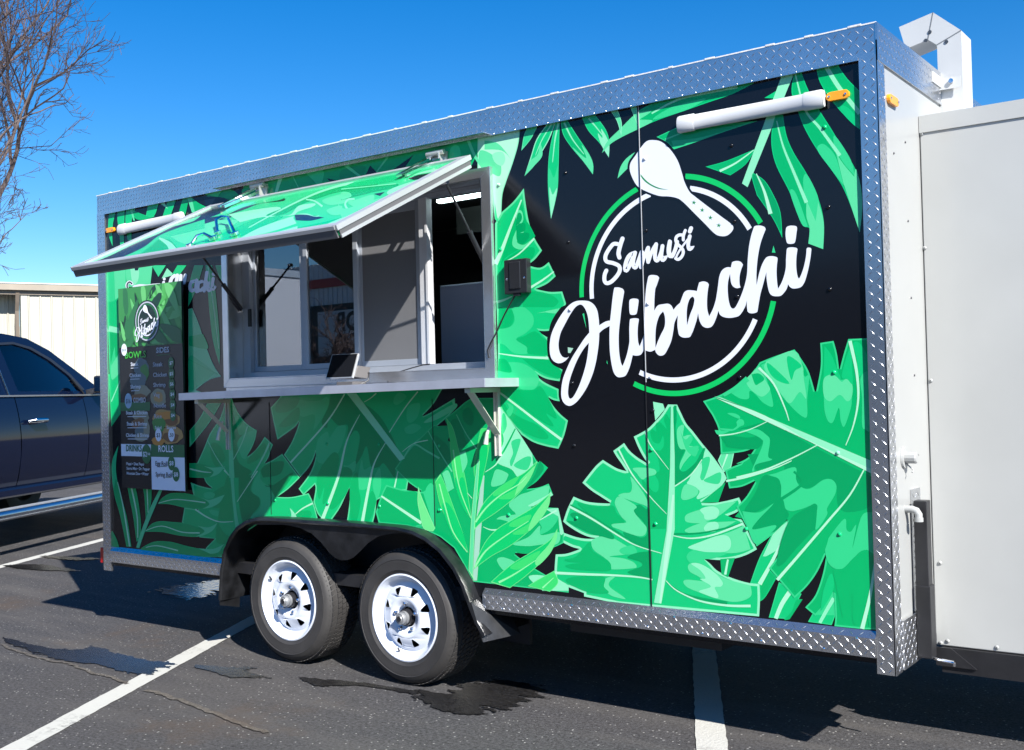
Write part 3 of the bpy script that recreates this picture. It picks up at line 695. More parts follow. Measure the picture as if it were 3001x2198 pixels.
N2 k3 560,560 700,580 780,640 720,660 600,630
N2 k1 790,150 860,150 900,700 700,730 780,900 940,1000 900,1200c 700,1190 800,1060 650,960
N2 ~k6:8:16 958,445 1100,230 1250,0
N2 ~k6:24:10 355,550 520,660 700,730 900,728
N2 ~k6:16:12 770,-10 855,75
N2 ~k6:10:26 1780,635 1900,540 2045,465
G ~k5:10:12 560,1085 700,1350 890,1620
G ~k5:14:10 1170,870 1080,1130 950,1385
G ~k5:30:14 1510,1110 1380,1380 1220,1652
G k4>k4:2 870,440c 905,440c 970,1652c 890,1652c
N2 k4 855,0c 905,0c 930,400 970,700 1015,900c 965,1020c 920,700 885,350
L printed_palm_frond_left 80
G k4>k1:10 580,470c 810,440c 700,640 560,860 290,1190c 290,940c 450,740
Q4 k2>k1:8 160,235c 90,400 75,560 110,850 180,1100 260,1490c 320,1490c 270,1150 190,850 140,640 130,450
Q4 k3 160,235c 90,400 75,560 100,780 130,650 190,850 140,640 130,450
Q4 ~k6:8:20 150,690 220,1000 300,1490
Q4 k2>k1:8 270,740c 300,900 340,1100 385,1430c 430,1400c 440,1200 410,950 370,740c
Q4 ~k6:20:10 320,750 390,1100 400,1380
Q4 k2>k1:8 465,755c 485,900 500,1150c 550,1030c 570,900 570,755c
Q4 ~k6:16:8 515,760 528,1070
Q4 k3 245,300c 260,300c 262,650c 250,560
Q4 k2>k1:8 1040,455c 1200,460 1340,500 1485,495c 1400,590 1280,635 1040,630c
Q4 k4 1220,490c 1340,510 1485,495c 1400,590 1290,630c 1340,560
Q4 ~k6:22:8 1045,525 1200,560 1310,570
Q4 k2>k1:8 650,960c 700,890 800,830 950,825 1100,850 1250,900 1480,845c 1420,940 1320,1000 1200,1025 1000,1010 800,965
Q4 k4 1190,880c 1290,910 1480,845c 1420,940 1320,1000 1200,1022c 1290,960
Q4 ~k6:8:16 660,950 850,905 1050,920 1240,945
Q4 k2>k1:8 490,1305c 570,1210 680,1175 850,1185 1000,1200 1150,1240 1280,1250 1390,1195c 1330,1290 1220,1350 1100,1370 900,1350 700,1310
Q4 k4 1140,1230c 1280,1250 1390,1195c 1330,1290 1220,1350 1120,1365c 1230,1300
Q4 ~k6:8:16 500,1290 700,1235 950,1310 1170,1320
Q4 k2>k1:8 440,1510c 600,1430 800,1430 1000,1480 1200,1520 1330,1520 1470,1460c 1400,1540 1400,1620c 900,1620c 440,1580c
Q4 k4 1150,1510c 1330,1520 1470,1460c 1400,1560 1300,1580c
Q4 ~k6:8:16 500,1500 650,1480 900,1540
Q4 k2>k1:8 60,1250c 130,1380 175,1510c 60,1510c
Q4 k4 380,1500c 420,1510c 500,1280 700,800 720,760c 680,760c 560,1000 460,1250
L printed_leaf_left_edge 84
N1 k3 10,0c 250,-10c 250,1652c 60,1652c
DD k2 880,-10c 1018,-10c 1018,230 960,330 900,415c
N1 k4 100,10c 240,0c 235,300 160,480 120,440 110,200
N1 k2 30,430c 100,420 240,300c 240,760c 40,740c
N1 k1 50,800c 235,830c 240,950 130,1110 110,980 60,1200c
N1 k4 70,1200c 130,1110 200,1000 240,1000 230,1200 120,1350 70,1360
N1 ~k5:70:60 40,755 240,795
N1 ~k5:14:8 70,1640 230,1260
DD k2>k1:6 985,230c 1020,190c 1020,450c 978,440c
L printed_leaf_behind_menu 88
N1 k4 250,10c 245,90c 260,250c 540,250c 570,-10c
N1 k5 300,30c 400,40 390,180 330,220
N1 k3 560,-10c 640,130c 730,-10c
N1 k5 745,25c 680,150c 830,105c
N1 k2 870,-10c 800,110c 900,100c 980,-10c
N1 k3>k2:8 1075,-10c 1020,200 1000,490c 1090,300 1185,-10c
N1 k3>k2:10 1210,-10c 1240,320 1260,560 1300,900 1380,1195c 1385,1000 1370,700 1330,300 1290,-10c
N1 ~k5:6:16 1370,1000 1310,500 1240,0
N1 k3>k2:10 1330,-10c 1460,-10c 1460,330c 1400,200
N1 k5>k4:6 1005,520c 1050,510c 1130,700 1220,980 1310,1200 1400,1335c 1250,1380 1090,1500c 1200,1540c 1005,1540c
N1 k3 1010,1100 1150,1150 1330,1290c 1200,1400 1060,1500c 1010,1500c
N1 k2 1010,850c 1180,820c 1240,1000 1010,960c
N1 ~k2:8:8 1010,1130 1360,1310
L left_frond_top 92
E k3>k2:5 545,290c 630,280c 600,400 590,480 585,560 590,730c 540,590 530,480 535,380
E k3>k2:5 655,280c 750,260c 745,400 740,560 740,710c 690,710c 680,540 655,400
E k3>k2:5 770,250c 890,230c 850,350 840,450 840,650c 790,650c 760,400
E k2>k1:5 830,235c 930,285 1060,330 1150,335c 1050,370 950,380 880,350
E k4 820,240c 850,240c 885,390c 865,390c
E k3>k2:5 1060,185c 1200,165c 1160,290 1130,340c 1030,330c
E k3>k2:5 1320,130c 1430,115c 1400,200 1350,340c 1250,340c
E k5 1210,160c 1270,145c 1320,235c
E k2>k1:5 1520,95c 1600,80c 1560,280 1530,345c 1480,340c 1470,280
E k2>k1:5 1640,90c 1730,160 1840,215c 1770,270c 1690,290c 1650,200
E k4 1575,85c 1635,78c 1680,285c 1640,285c
E l2>k2:5 1790,45c 2040,-5c 1980,78c
L small_lettering_outline 98
N1 =wh:34 320,215 290,190 258,225 268,300 240,370
N1 =wh:34 345,250 420,235 500,240 580,230 655,225
N1 =wh:34 712,155 712,156
N1 =wh:34 705,195 700,220
N1 =wh:42 780,215 800,150 835,115
N1 =wh:42 870,110 855,215
N1 =wh:42 912,115 905,210
N1 =wh:42 968,110 950,200
N1 =wh:40 1085,180 1035,200 1025,280 1060,295 1090,200
N1 =wh:40 1105,170 1095,300 1125,300
N1 =wh:40 1170,185 1130,205 1120,270 1150,295 1185,265
N1 =wh:40 1228,75 1195,300
N1 =wh:40 1205,200 1245,165 1240,290 1270,285
N1 =wh:40 1305,150 1290,280 1325,255
N1 =wh:50 1312,95 1314,96
N1 =wh:22 250,440 250,450
N1 =wh:22 240,520 242,528
L small_lettering 100
N1 =bk:16 318,212 290,192 262,225 270,290
N1 =bk:25 782,212 802,152 830,122
N1 =bk:25 868,118 857,210
N1 =bk:25 912,118 905,205
N1 =bk:25 966,118 950,195
N1 =bk:27 1080,182 1038,205 1030,275 1060,288 1088,205
N1 =bk:27 1105,174 1097,296 1120,298
N1 =bk:27 1165,188 1133,210 1126,268 1150,288 1180,265
N1 =bk:27 1226,80 1197,296
N1 =bk:27 1207,205 1240,172 1238,285 1262,282
N1 =bk:27 1303,155 1292,275 1318,255
N1 =bk:30 1312,95 1314,96
L icon_print 104
E wh 850,985 900,955 965,960 960,1000 880,1010
E k5 1255,905c 1390,900c 1350,940 1300,945
E nv 880,1002c 940,1000c 925,1048c 885,1050c
'''
LOGO = '''
L logo_spoon 40
Q2 ^bk:18 455,635 520,650 590,710 650,800 685,900 705,970 745,1050 790,1090 900,1175 1000,1250 1080,1310 1100,1340 1090,1370 1050,1405 1000,1410 950,1390 870,1310 780,1220 700,1140 650,1105 580,1090 500,1085 400,1050 330,1010 290,950 265,880 270,820 310,760 350,700 400,645
Q2 wh 455,635 520,650 590,710 650,800 685,900 705,970 745,1050 790,1090 900,1175 1000,1250 1080,1310 1100,1340 1090,1370 1050,1405 1000,1410 950,1390 870,1310 780,1220 700,1140 650,1105 580,1090 500,1085 400,1050 330,1010 290,950 265,880 270,820 310,760 350,700 400,645
Q2 dg 335,870c 360,920 420,980 500,1020 580,1035c 500,1030 420,995 360,940
STARS
L logo_lettering 43
Q6 !wh 333,950c 300,968 250,955 215,900 200,820 207,740 230,650 275,560 340,440 400,350 450,312 490,312 530,360 560,440 575,540 582,655c 520,730 440,850 360,980 300,1110 255,1230 235,1350 235,1450 260,1520 310,1560 360,1560 430,1510 500,1420 560,1320 620,1180 660,1040 685,900 700,780 706,660c 750,620 800,590 835,573c 832,700 835,850 845,960 865,1080 890,1160 930,1205 980,1208 1030,1190 1065,1130 1090,1060 1110,980 1120,935c 1170,942 1225,925 1262,860c 1285,878c 1340,892 1400,868c 1408,900 1440,935 1480,942 1520,920 1560,850 1595,770 1615,690 1628,610 1640,530 1680,440c 1675,560 1685,640 1700,690 1740,715 1790,718 1835,705 1860,650 @Q7 330,1275c 360,1190 385,1110 398,1040c 410,1110 430,1160 455,1190 495,1205 540,1195 570,1160 600,1090 622,1015c 640,1060 680,1085 740,1095 800,1088 850,1070 890,1020 920,960 936,900c 935,960 942,1020c 960,1040 1000,1045 1040,1035 1053,1020c 1065,940 1085,830 1110,740 1150,590c 1152,660 1165,750 1185,820 1215,850 1260,857 1310,850 1350,810 1375,770 1388,722c 1405,750 1435,770 1480,770 1530,755 1565,710 1590,640 1615,540 1635,430 1645,340c 1635,325 1605,322 1592,335c 1585,420 1565,520 1540,600 1515,655 1500,655 1485,600 1478,520 1480,430 1492,340c 1480,325 1430,318 1385,325 1373,345c 1366,450 1363,545 1345,630 1315,710 1278,775c 1268,700 1262,600 1265,520 1272,440 1250,422 1200,415 1150,430 1110,490 1080,570 1060,650 1042,735c 1040,640 1045,530 1060,400 1090,260 1142,120c 1130,95 1090,80 1040,80 1015,90c 985,180 960,300 945,450 938,600 920,700 890,800 850,900 810,975 780,993 755,970 735,900 725,800 728,700 750,610c 760,700 780,745 820,768 866,760c 855,720 855,640 870,570 893,510c 870,480 830,468 785,475c 770,490 760,540c 720,537 680,555 650,590 630,650 618,740 605,830 590,910 560,1000 520,1078c 500,1000 497,900 505,800 517,730c 500,705 455,693 410,705c 400,740 385,800c 340,792 280,792 245,815 225,860 200,930c 165,960 128,1005c @Q6 1600,320 1560,297 1500,302 1440,315 1410,345 1388,385c 1390,250 1400,120 @Q5 1580,1050 1615,945c 1590,915 1530,903 1480,908 1458,930c 1430,1080 1415,1250 1410,1400c @Q6 1272,640c 1240,740 1208,824c 1190,780 1182,680 1185,580 1197,500c 1190,482 1140,476 1095,485c 1085,500 1078,600 1080,720 1077,790 1050,920 1020,1010 995,1070c 975,1030 955,920 947,780 950,640 965,500 985,330 1015,150c 1000,115 950,95 900,95c 888,115 870,230 855,370 840,505c 780,520 705,565c 698,480 680,380 640,310 580,268 500,258 420,265 350,300 280,370 210,470 150,580 110,680 92,780 90,880 105,960 140,1010 190,1035 240,1030 290,1000
Q6 h 577,780c 510,860 440,980 380,1120 335,1260 318,1380 325,1450 345,1475 380,1455 430,1370 480,1250 530,1090 560,940
Q6 h 1498,392c 1450,450 1415,560 1403,680 1403,845c 1430,770 1470,680 1510,600 1523,530 1518,450
Q7 h 330,863 300,900 280,970 273,1060 277,1175c 310,1060 345,970 358,900 350,870
Q6 end
Q6 wh 1080,260 1100,238 1145,232 1190,245 1190,300 1172,410 1150,432 1120,436 1090,428 1080,390 1077,320
Q7 wh 1370,100 1400,83 1440,80 1485,95 1480,170 1465,260 1440,278 1400,280 1375,265 1362,200 1362,140
L logo_upper_lettering 43
Q5 =wh:60 1092,385 1060,480 1035,590 1048,655
Q5 =wh:56 1020,462 960,465 890,550 848,640 865,710 960,735 1040,775 1053,840 1010,920 930,1000 865,1020 835,980 838,900 862,840
Q5 =wh:58 1262,590 1195,622 1150,700 1128,800 1145,842 1190,775 1228,690 1262,600
Q5 =wh:54 1272,585 1245,700 1250,780 1280,795 1320,700 1365,575
Q5 =wh:54 1372,580 1355,700 1352,792
Q5 =wh:46 1365,770 1400,650 1450,520
Q5 =wh:54 1458,515 1450,640 1458,718
Q5 =wh:50 1465,700 1510,570 1572,462
Q5 =wh:54 1572,465 1555,600 1560,680 1592,695 1640,590 1662,490
Q5 =wh:54 1662,492 1645,620 1660,690 1695,665 1735,560 1768,428
Q5 =wh:54 1770,430 1757,560 1775,630 1805,630 1850,520 1870,430
Q7 =wh:32 258,132 238,190 236,238
Q7 =wh:34 236,186 195,182 160,205 155,250 180,290 222,330 236,375 215,425 180,452 152,440
Q7 =wh:22 156,430 185,370 240,290 290,225
Q7 =wh:40 308,195 290,280 300,338 330,320 358,250 375,200
Q7 =wh:44 322,108 308,145
Q7 =wh:36 85,250 70,340 80,412 110,405 150,310
L logo_small_leaf 43
Q7 k3>k2:6 1228,300c 1250,378c 1210,376c
'''
HATCH = '''
L hatch_vinyl_print 2
E k3 560,930c 900,800 1300,760 1700,740 2256,650c @T2 600,1370c 1180,1300 1640,1240c @T3 -60,1200c 700,720c 1420,450c 1200,480 0,700c @T2 1000,860c 400,970c @E 1800,350c 1200,600c
E nv 290,950c 560,850 900,680 1200,560 1500,400 1780,280 2000,170c 2256,120c 2000,300 1500,470 1200,590 1000,740 700,880 560,925 430,950c
T2 nv 0,1130c 200,1100 400,1100c 200,1155 0,1225c
E k4 1380,470c 1560,390 1760,320c 1650,400 1500,440c
E k1 900,870c 1100,720 1200,640 1330,640 1400,700 1450,760c
E ~k5:20:110 1200,620 1330,700 1390,790
E k4 1350,600c 1700,520 2100,420c 2000,560 1800,640 1550,700
T2 k4 0,1200c 200,1150 420,1160 300,1250 100,1330 0,1400c
T2 k2 0,1400c 300,1290 700,1120 1000,1110 700,1260 350,1400 0,1450c
T2 k5 420,1400c 700,1250 1100,1110 1130,1130 1170,1195c 850,1300
T2 k5 700,1370c 1180,1230c 1190,1290c
T2 k5 300,1080c 700,1010 960,990 900,1100 700,1120 450,1180c
T2 k1 780,1090 1100,960 1400,830 1600,760 1900,680 2170,640 2174,720 1700,800 1380,900 1250,950 1000,1080
T2 bk 280,1090c 500,985 760,930 960,885 1010,870 1020,900 960,915 700,945 500,1020
T2 k3 500,960c 800,880 1000,850 980,890 760,930
T2 k3 1050,900 1150,860 1400,790 1440,790 1300,860
T2 k5 960,1100 1100,1080 1200,970 1400,940 1380,980 1200,1040 1130,1090
T2 nv 1145,1085c 1300,1085 1520,1120c 1350,1160 1160,1155c
T2 k5 1140,1080c 1300,1070 1400,1105 1450,1095 1460,1105c 1400,1110 1300,1085
T2 k4 1500,900 1700,830 1860,800 1880,850 1800,900 1900,870 1850,920 1600,960
T2 k2 1180,1250c 1500,1180 2000,1050 2174,970c 2174,1000 1700,1240c 1180,1290c
T2 k4 1560,1020 1740,970 1740,1050 1700,1090 1600,1080
T2 ~k5:12:34 560,1250 1000,1010 1400,820 1700,720 1900,680
T2 ~k5:14:26 1290,890 1400,910 1500,980
T2 ~k5:20:26 1910,885 1830,890 1790,950 1830,1020 1930,1045
T2 ~k5:26:46 1480,1250 1800,1120 2174,960
T3 k2 0,740c 300,620 560,590 800,570 740,640 500,690 200,730 0,770c
T3 k1 0,790c 300,740 700,690 680,740 400,800 0,900c
T3 k4 0,800 100,800 130,850 60,880 0,890
T3 nv 415,820c 555,795c 495,845c
T3 k4 90,930 200,890 400,830 410,900 300,930 200,990 120,960
T3 bk 850,625c 1000,575 1270,540c 1150,600 930,642c
T3 k5 900,585c 1100,520 1330,490 1370,500 1300,520 1100,550
T3 k5 590,790 700,730 1050,620 900,720 700,830 600,830
T3 k4 -60,700c 0,1000 300,930 600,850 450,960 200,1040 0,1110
T3 ~k5:34:26 -20,1160 200,1060 440,950
T3 ~k5:10:8 0,760 300,730 700,690
'''
# ================================================================== ground
def asphalt(name, base=(0.044, 0.0435, 0.046), wet=False, paint=None):
    m = bpy.data.materials.new(name); m.use_nodes = True
    n = m.node_tree.nodes; l = m.node_tree.links; b = n['Principled BSDF']
    tc = n.new('ShaderNodeTexCoord')
    def noise(sc, det=5, rough=0.6):
        t = n.new('ShaderNodeTexNoise'); t.inputs['Scale'].default_value = sc; t.inputs['Detail'].default_value = det
        t.inputs['Roughness'].default_value = rough; l.new(tc.outputs['Object'], t.inputs['Vector']); return t.outputs[0]
    def ramp(src, a, c, lo, hi):
        r = n.new('ShaderNodeMapRange'); r.inputs[1].default_value = a; r.inputs[2].default_value = c
        r.inputs[3].default_value = lo; r.inputs[4].default_value = hi; l.new(src, r.inputs[0]); return r.outputs[0]
    def mixc(f, c1, c2):
        x = n.new('ShaderNodeMix'); x.data_type = 'RGBA'; l.new(f, x.inputs['Factor'])
        for c, s in ((c1, 6), (c2, 7)):
            if isinstance(c, tuple): x.inputs[s].default_value = (*c, 1)
            else: l.new(c, x.inputs[s])
        return x.outputs[2]
    big = ramp(noise(0.55, 6), 0.35, 0.68, 0.0, 1.0)
    fine = ramp(noise(62, 5, 0.9), 0.38, 0.64, 0.0, 1.0)
    c = mixc(fine, tuple(v*0.22 for v in base), tuple(v*2.5 for v in base))
    c = mixc(ramp(big, 0, 1, 0.0, 0.45), c, tuple(v*k for v, k in zip(base, (1.7, 1.55, 1.35))))
    st = n.new('ShaderNodeMapping'); st.inputs['Scale'].default_value = (.5, 3.2, 1); st.inputs['Rotation'].default_value = (0,0,.5); l.new(tc.outputs['Object'], st.inputs[0])
    sn = n.new('ShaderNodeTexNoise'); sn.inputs['Scale'].default_value = 1.3; sn.inputs['Detail'].default_value = 7; l.new(st.outputs[0], sn.inputs['Vector'])
    c = mixc(ramp(sn.outputs[0], .50, .72, 0.0, .55), c, (.105,.098,.092))
    c = mixc(ramp(noise(1.1, 5, .7), .56, .70, 0.0, .50), c, (.085,.060,.043))
    c = mixc(ramp(noise(6.0, 5, .7), .55, .75, 0.0, .35), c, (.02,.02,.022))
    # pale aggregate chips
    vo = n.new('ShaderNodeTexVoronoi'); vo.inputs['Scale'].default_value = 52; l.new(tc.outputs['Object'], vo.inputs['Vector'])
    sel = n.new('ShaderNodeSeparateColor'); l.new(vo.outputs['Color'], sel.inputs[0])
    a = ramp(vo.outputs['Distance'], 0.26, 0.16, 0.0, 1.0); s2 = ramp(sel.outputs[0], 0.80, 0.82, 0.0, 1.0)
    mm = n.new('ShaderNodeMath'); mm.operation = 'MULTIPLY'; l.new(a, mm.inputs[0]); l.new(s2, mm.inputs[1])
    m2 = n.new('ShaderNodeMath'); m2.operation = 'MULTIPLY'; l.new(mm.outputs[0], m2.inputs[0]); m2.inputs[1].default_value = 0.25 if wet else 0.8
    c = mixc(m2.outputs[0], c, (0.36, 0.35, 0.33) if not paint else (0.6, 0.6, 0.55))
    rough = 0.85
    if wet:
        c2 = n.new('ShaderNodeVectorMath'); c2.operation = 'SCALE'; l.new(c, c2.inputs[0]); c2.inputs['Scale'].default_value = 0.30; c = c2.outputs[0]
    if paint:
        w = ramp(noise(38, 7, 0.75), 0.40, 0.54, 0.0, 1.0); w2 = ramp(noise(3.5, 5), 0.30, 0.62, 0.35, 1.0)
        mm = n.new('ShaderNodeMath'); mm.operation = 'MAXIMUM'; l.new(w, mm.inputs[0]); l.new(w2, mm.inputs[1])
        c = mixc(ramp(mm.outputs[0], 0.15, 0.65, 0.15, 1.0), c, paint)
    l.new(c, b.inputs['Base Color'])
    b.inputs['Roughness'].default_value = 0.22 if wet else rough
    b.inputs['Specular IOR Level'].default_value = 0.5 if wet else 0.2
    bp = n.new('ShaderNodeBump'); bp.inputs['Strength'].default_value = 0.14 if wet else 0.8; bp.inputs['Distance'].default_value = 0.006
    l.new(noise(70, 4, 0.7), bp.inputs['Height']); l.new(bp.outputs[0], b.inputs['Normal'])
    MATS[name] = m
    return m
M_asph = asphalt('asphalt')
M_wet = asphalt('wet_asphalt', wet=True)
M_line = asphalt('line_paint', paint=(0.46, 0.455, 0.42))
M_crack = asphalt('sealed_joint', base=(0.072, 0.066, 0.060))
g = MB(); g.add([(-400,-400,0),(400,-400,0),(400,400,0),(-400,400,0)], [(0,1,2,3)])
go = g.build('ground', M_asph, kind='structure')
def flat(name, pts, z, m, kind='structure'):
    b = MB(); b.poly([[ (x, y, z) for x, y in pts ]]); o = b.build(name, m)
    for v in o.data.vertices: pass
    o['kind'] = kind
    if o.data.polygons and o.data.polygons[0].normal.z < 0: o.data.flip_normals()
    return o
LOT = Vector((-0.4634, 0.8862, 0)); LOTP = Vector((0.8862, 0.4634, 0))
def ragged(pts, amp, n=6):
    """torn outline: long fingers along the run of the slope, small teeth on top"""
    out = []; n = 26
    for i in range(len(pts)):
        a = Vector(pts[i]); b = Vector(pts[(i+1) % len(pts)])
        for k in range(n):
            t = k / n; p = a.lerp(b, t); big_ = 1.0 if random.random() < .75 else 3.2
            s_ = random.uniform(-amp, amp)*big_; u_ = random.uniform(-amp, amp)*.45
            out.append((p.x + s_*.93 + u_*.2, p.y - s_*.12 + u_))
    return out
def lot_line(c, half, s0, s1):
    c = Vector((c[0], c[1], 0))
    q = []
    N = int((s1 - s0) / 0.05)
    for k in range(N+1): p = c + LOT*(s0 + (s1-s0)*k/N) + LOTP*(half + random.uniform(-.003,.003)); q.append((p.x, p.y))
    for k in range(N, -1, -1): p = c + LOT*(s0 + (s1-s0)*k/N) - LOTP*(half + random.uniform(-.003,.003)); q.append((p.x, p.y))
    return flat('parking_line', q, 0.004, M_line)
pl = onZ((715,1831.7)); lot_line((pl.x, pl.y), 0.058, -4.5, 4.0)
pl = onZ((0,1662)); pr = onZ((195.5,1601.8)); lot_line((pl.x, pl.y), 0.058, -3.5, 7.5)
pl = onZ((2060,1870)); lot_line((pl.x, pl.y), 0.062, -6.0, 4.5)
from mathutils import noise as mnoise
def inside(x, y, poly):
    c = False; n = len(poly); j = n-1
    for i in range(n):
        if (poly[i][1] > y) != (poly[j][1] > y) and x < (poly[j][0]-poly[i][0])*(y-poly[i][1])/(poly[j][1]-poly[i][1]) + poly[i][0]: c = not c
        j = i
    return c
def stain(name, px, m, z, amp=0.02, n=6, cell=.007, seed=0.0):
    """wet area with a torn outline: fine cells kept where noise-shifted coordinates fall inside the traced shape"""
    q = [onZ(p) for p in px]; poly = smooth([(p.x, p.y, False) for p in q], sub=3)
    x0 = min(p[0] for p in poly)-amp*4; x1 = max(p[0] for p in poly)+amp*4; y0 = min(p[1] for p in poly)-amp*2; y1 = max(p[1] for p in poly)+amp*2
    cx = cell*1.25; cy = cell*.8
    b = MB(); vid = {}
    def V(i, j):
        if (i, j) not in vid: vid[(i, j)] = len(b.v); b.v.append((x0+i*cx, y0+j*cy, z))
        return vid[(i, j)]
    for i in range(int((x1-x0)/cx)):
        for j in range(int((y1-y0)/cy)):
            x = x0+(i+.5)*cx; y = y0+(j+.5)*cy
            v = Vector((x*7+seed, y*22, seed)); w = Vector((x*26, y*70, 3.3+seed))
            k = mnoise.noise(v)*1.0 + mnoise.noise(w)*.8
            k2 = mnoise.noise(v + Vector((9,4,2)))*1.0 + mnoise.noise(w + Vector((5,1,7)))*.8
            if inside(x + k*amp*4.0, y + k2*amp*1.5, poly): b.f.append([V(i,j), V(i+1,j), V(i+1,j+1), V(i,j+1)]); b.mi.append(0)
    o = b.build(name, m, fix=False, kind='structure')
    return o
def V4(*a): return [(a[i]/2.7625, 1600 + a[i+1]/2.7625) for i in range(0, len(a), 2)]
def WW(*a): return [(600 + a[i]/2.3667, 1500 + a[i+1]/2.3667) for i in range(0, len(a), 2)]
stain('wet_streak', V4(0,745, 120,770, 330,820, 560,850, 760,820, 960,880, 1180,930, 1420,960, 1300,1000, 1200,1050, 980,1020, 760,960, 560,940, 400,910, 230,850, 60,790), M_wet, 0.006, 0.016)
stain('wet_streak', V4(1560,970, 1800,985, 2100,990, 2000,1020, 2190,1075, 1850,1070, 1650,1010), M_wet, 0.006, 0.012)
stain('wet_streak', WW(640,1150, 860,1170, 1100,1190, 1500,1255, 1440,1270, 1100,1210, 760,1215), M_wet, 0.006, 0.006)
stain('wet_patch', WW(1440,1250, 1700,1260, 1830,1200, 2000,1170, 2350,1210, 2350,1260, 2130,1360, 1850,1410, 1600,1390, 1500,1310), M_wet, 0.006, 0.022, 9)
stain('wet_streak', V4(0,165, 250,150, 420,165, 640,205, 480,210, 200,195), M_wet, 0.0075, 0.02)
stain('wet_streak', V4(330,85, 600,95, 850,110, 640,120, 400,105), M_wet, 0.0075, 0.02)
stain('puddle', V4(1240,380, 1400,330, 1850,270, 2000,300, 1860,340, 1650,410, 1500,440, 1400,400), mat('puddle_water', (0.02,0.022,0.025), 0.06, spec=0.9, bump=(25, 0.25)), 0.006, 0.03)
def joint(px, w):
    q = [onZ(p) for p in px]; pts = [(p.x, p.y, False) for p in q]
    sm = smooth([(x, y, True) for x, y, _ in pts], closed=False)
    out = []
    for i in range(len(sm)-1):
        a = Vector(sm[i]); b = Vector(sm[i+1]); k = 10
        for j in range(k):
            p = a.lerp(b, j/k); out.append((p.x + random.uniform(-.012,.012), p.y + random.uniform(-.012,.012)))
    flat('asphalt_joint', ribbon(out, w, w), 0.0055, M_crack)
joint(V4(0,800, 300,910, 560,960, 740,1030, 900,1070, 1060,1130), 0.022)
joint(V4(1190,1170, 1450,1250, 1800,1390, 2200,1540), 0.030)

# ================================================================== food trailer
XL, XR = -6.165, -1.243
ZT, ZB = 2.729, 0.40
Y1 = D + 2.15
W_T0, W_T1 = -6.085, -1.306          # visible wrap between the corner trims
Z_TRIM = 2.617; Z_RAIL = 0.518
TR = thing('food_trailer', 'black food trailer wrapped in green tropical leaves with raised serving hatch and twin axles', 'food trailer', loc=(-3.7, D + 1.0, 0))
def P(mb, name, m=None, parent=None, **k):
    """part of the trailer"""
    o = mb.build(name, m, parent=None, **k)
    if parent is None:
        keep(o, TR)
    else: o.parent = parent
    return o
# --- side wall with the window opening and the wheel cut-out
OX0, OX1, OZ0, OZ1 = -4.895, -3.068, 1.535, 2.417
FEN = [(-4.955,0.30),(-4.935,0.46),(-4.90,0.58),(-4.85,0.655),(-4.79,0.71),(-4.72,0.745),(-4.63,0.765),(-4.5,0.772),(-4.32,0.774),(-3.9,0.776),(-3.6,0.772),(-3.5,0.76),(-3.42,0.735),(-3.33,0.685),(-3.25,0.61),(-3.195,0.53),(-3.155,0.44),(-3.12,0.37),(-3.075,0.31)]
b = MB()
outer = [(XL+.01, ZB), (-4.95, ZB)] + [(x, z) for x, z in FEN if z > ZB] + [(-3.15, ZB), (XR-.01, ZB), (XR-.01, ZT-.02), (XL+.01, ZT-.02)]
hole = [(OX0, OZ0), (OX0, OZ1), (OX1, OZ1), (OX1, OZ0)]
b.poly([[(x, D, z) for x, z in outer], [(x, D, z) for x, z in hole]], off=(0, 0.03, 0))
WALL = P(b, 'side_wall', M_blackvinyl)
Nw = Vector((0, -1, 0))
T_INV = WALL
prints(WRAP, lambda p: onY(p), Nw, WALL)
# ring arcs of the logo: circles in the plane of the wall
def fit(ps):
    import numpy as np
    A = np.array([[2*p.x, 2*p.z, 1] for p in ps]); B = np.array([p.x**2 + p.z**2 for p in ps])
    s = np.linalg.lstsq(A, B, rcond=None)[0]
    return s[0], s[1], math.sqrt(s[2] + s[0]**2 + s[1]**2)
gp = [vp('Q5',482,1000), vp('Q5',600,420), vp('Q5',870,10), vp('Q2',710,910), vp('Q2',1000,985), vp('Q2',1340,1295), vp('Q7',1268,925), vp('Q7',1180,1200), vp('P1',1450,35), vp('Q6',1300,1380)]
cg = fit([onY(p) for p in gp])
wp = [vp('Q5',622,1000), vp('Q5',760,450), vp('Q5',1070,0), vp('Q2',745,1010), vp('Q2',1000,1080), vp('Q2',1243,1330), vp('Q7',1070,1130), vp('Q7',900,1350), vp('Q6',1600,1282), vp('Q6',1250,1200)]
cw = fit([onY(p) for p in wp])
print('RINGS', cg, cw)
def arc(c, w, a, bq, col, lev, b):
    pa = onY(a); pb = onY(bq)
    t0 = math.atan2(pa.z - c[1], pa.x - c[0]); t1 = math.atan2(pb.z - c[1], pb.x - c[0])
    while t1 > t0: t1 -= 2*math.pi
    o = [(c[0] + c[2]*math.cos(t0+(t1-t0)*k/40), D - STEP*lev, c[1] + c[2]*math.sin(t0+(t1-t0)*k/40)) for k in range(41)]
    i = [(c[0] + (c[2]-w)*math.cos(t0+(t1-t0)*k/40), D - STEP*lev, c[1] + (c[2]-w)*math.sin(t0+(t1-t0)*k/40)) for k in range(40, -1, -1)]
    b.poly([o + i], m=ink(col))
b = MB()
arc(cg, 0.022, vp('Q6',462,220), vp('Q2',325,1025), 'gr', 38, b)
arc(cg, 0.022, vp('Q2',712,930), vp('Q2',1330,1297), 'gr', 38, b)
arc(cg, 0.022, vp('Q7',1255,915), vp('Q6',1140,1275), 'gr', 38, b)
b.build('logo_green_ring', parent=WALL, fix=False)
b = MB()
arc(cw, 0.021, vp('Q6',585,240), vp('Q2',430,1075), 'wh', 38, b)
arc(cw, 0.021, vp('Q2',750,1020), vp('Q2',1235,1350), 'wh', 38, b)
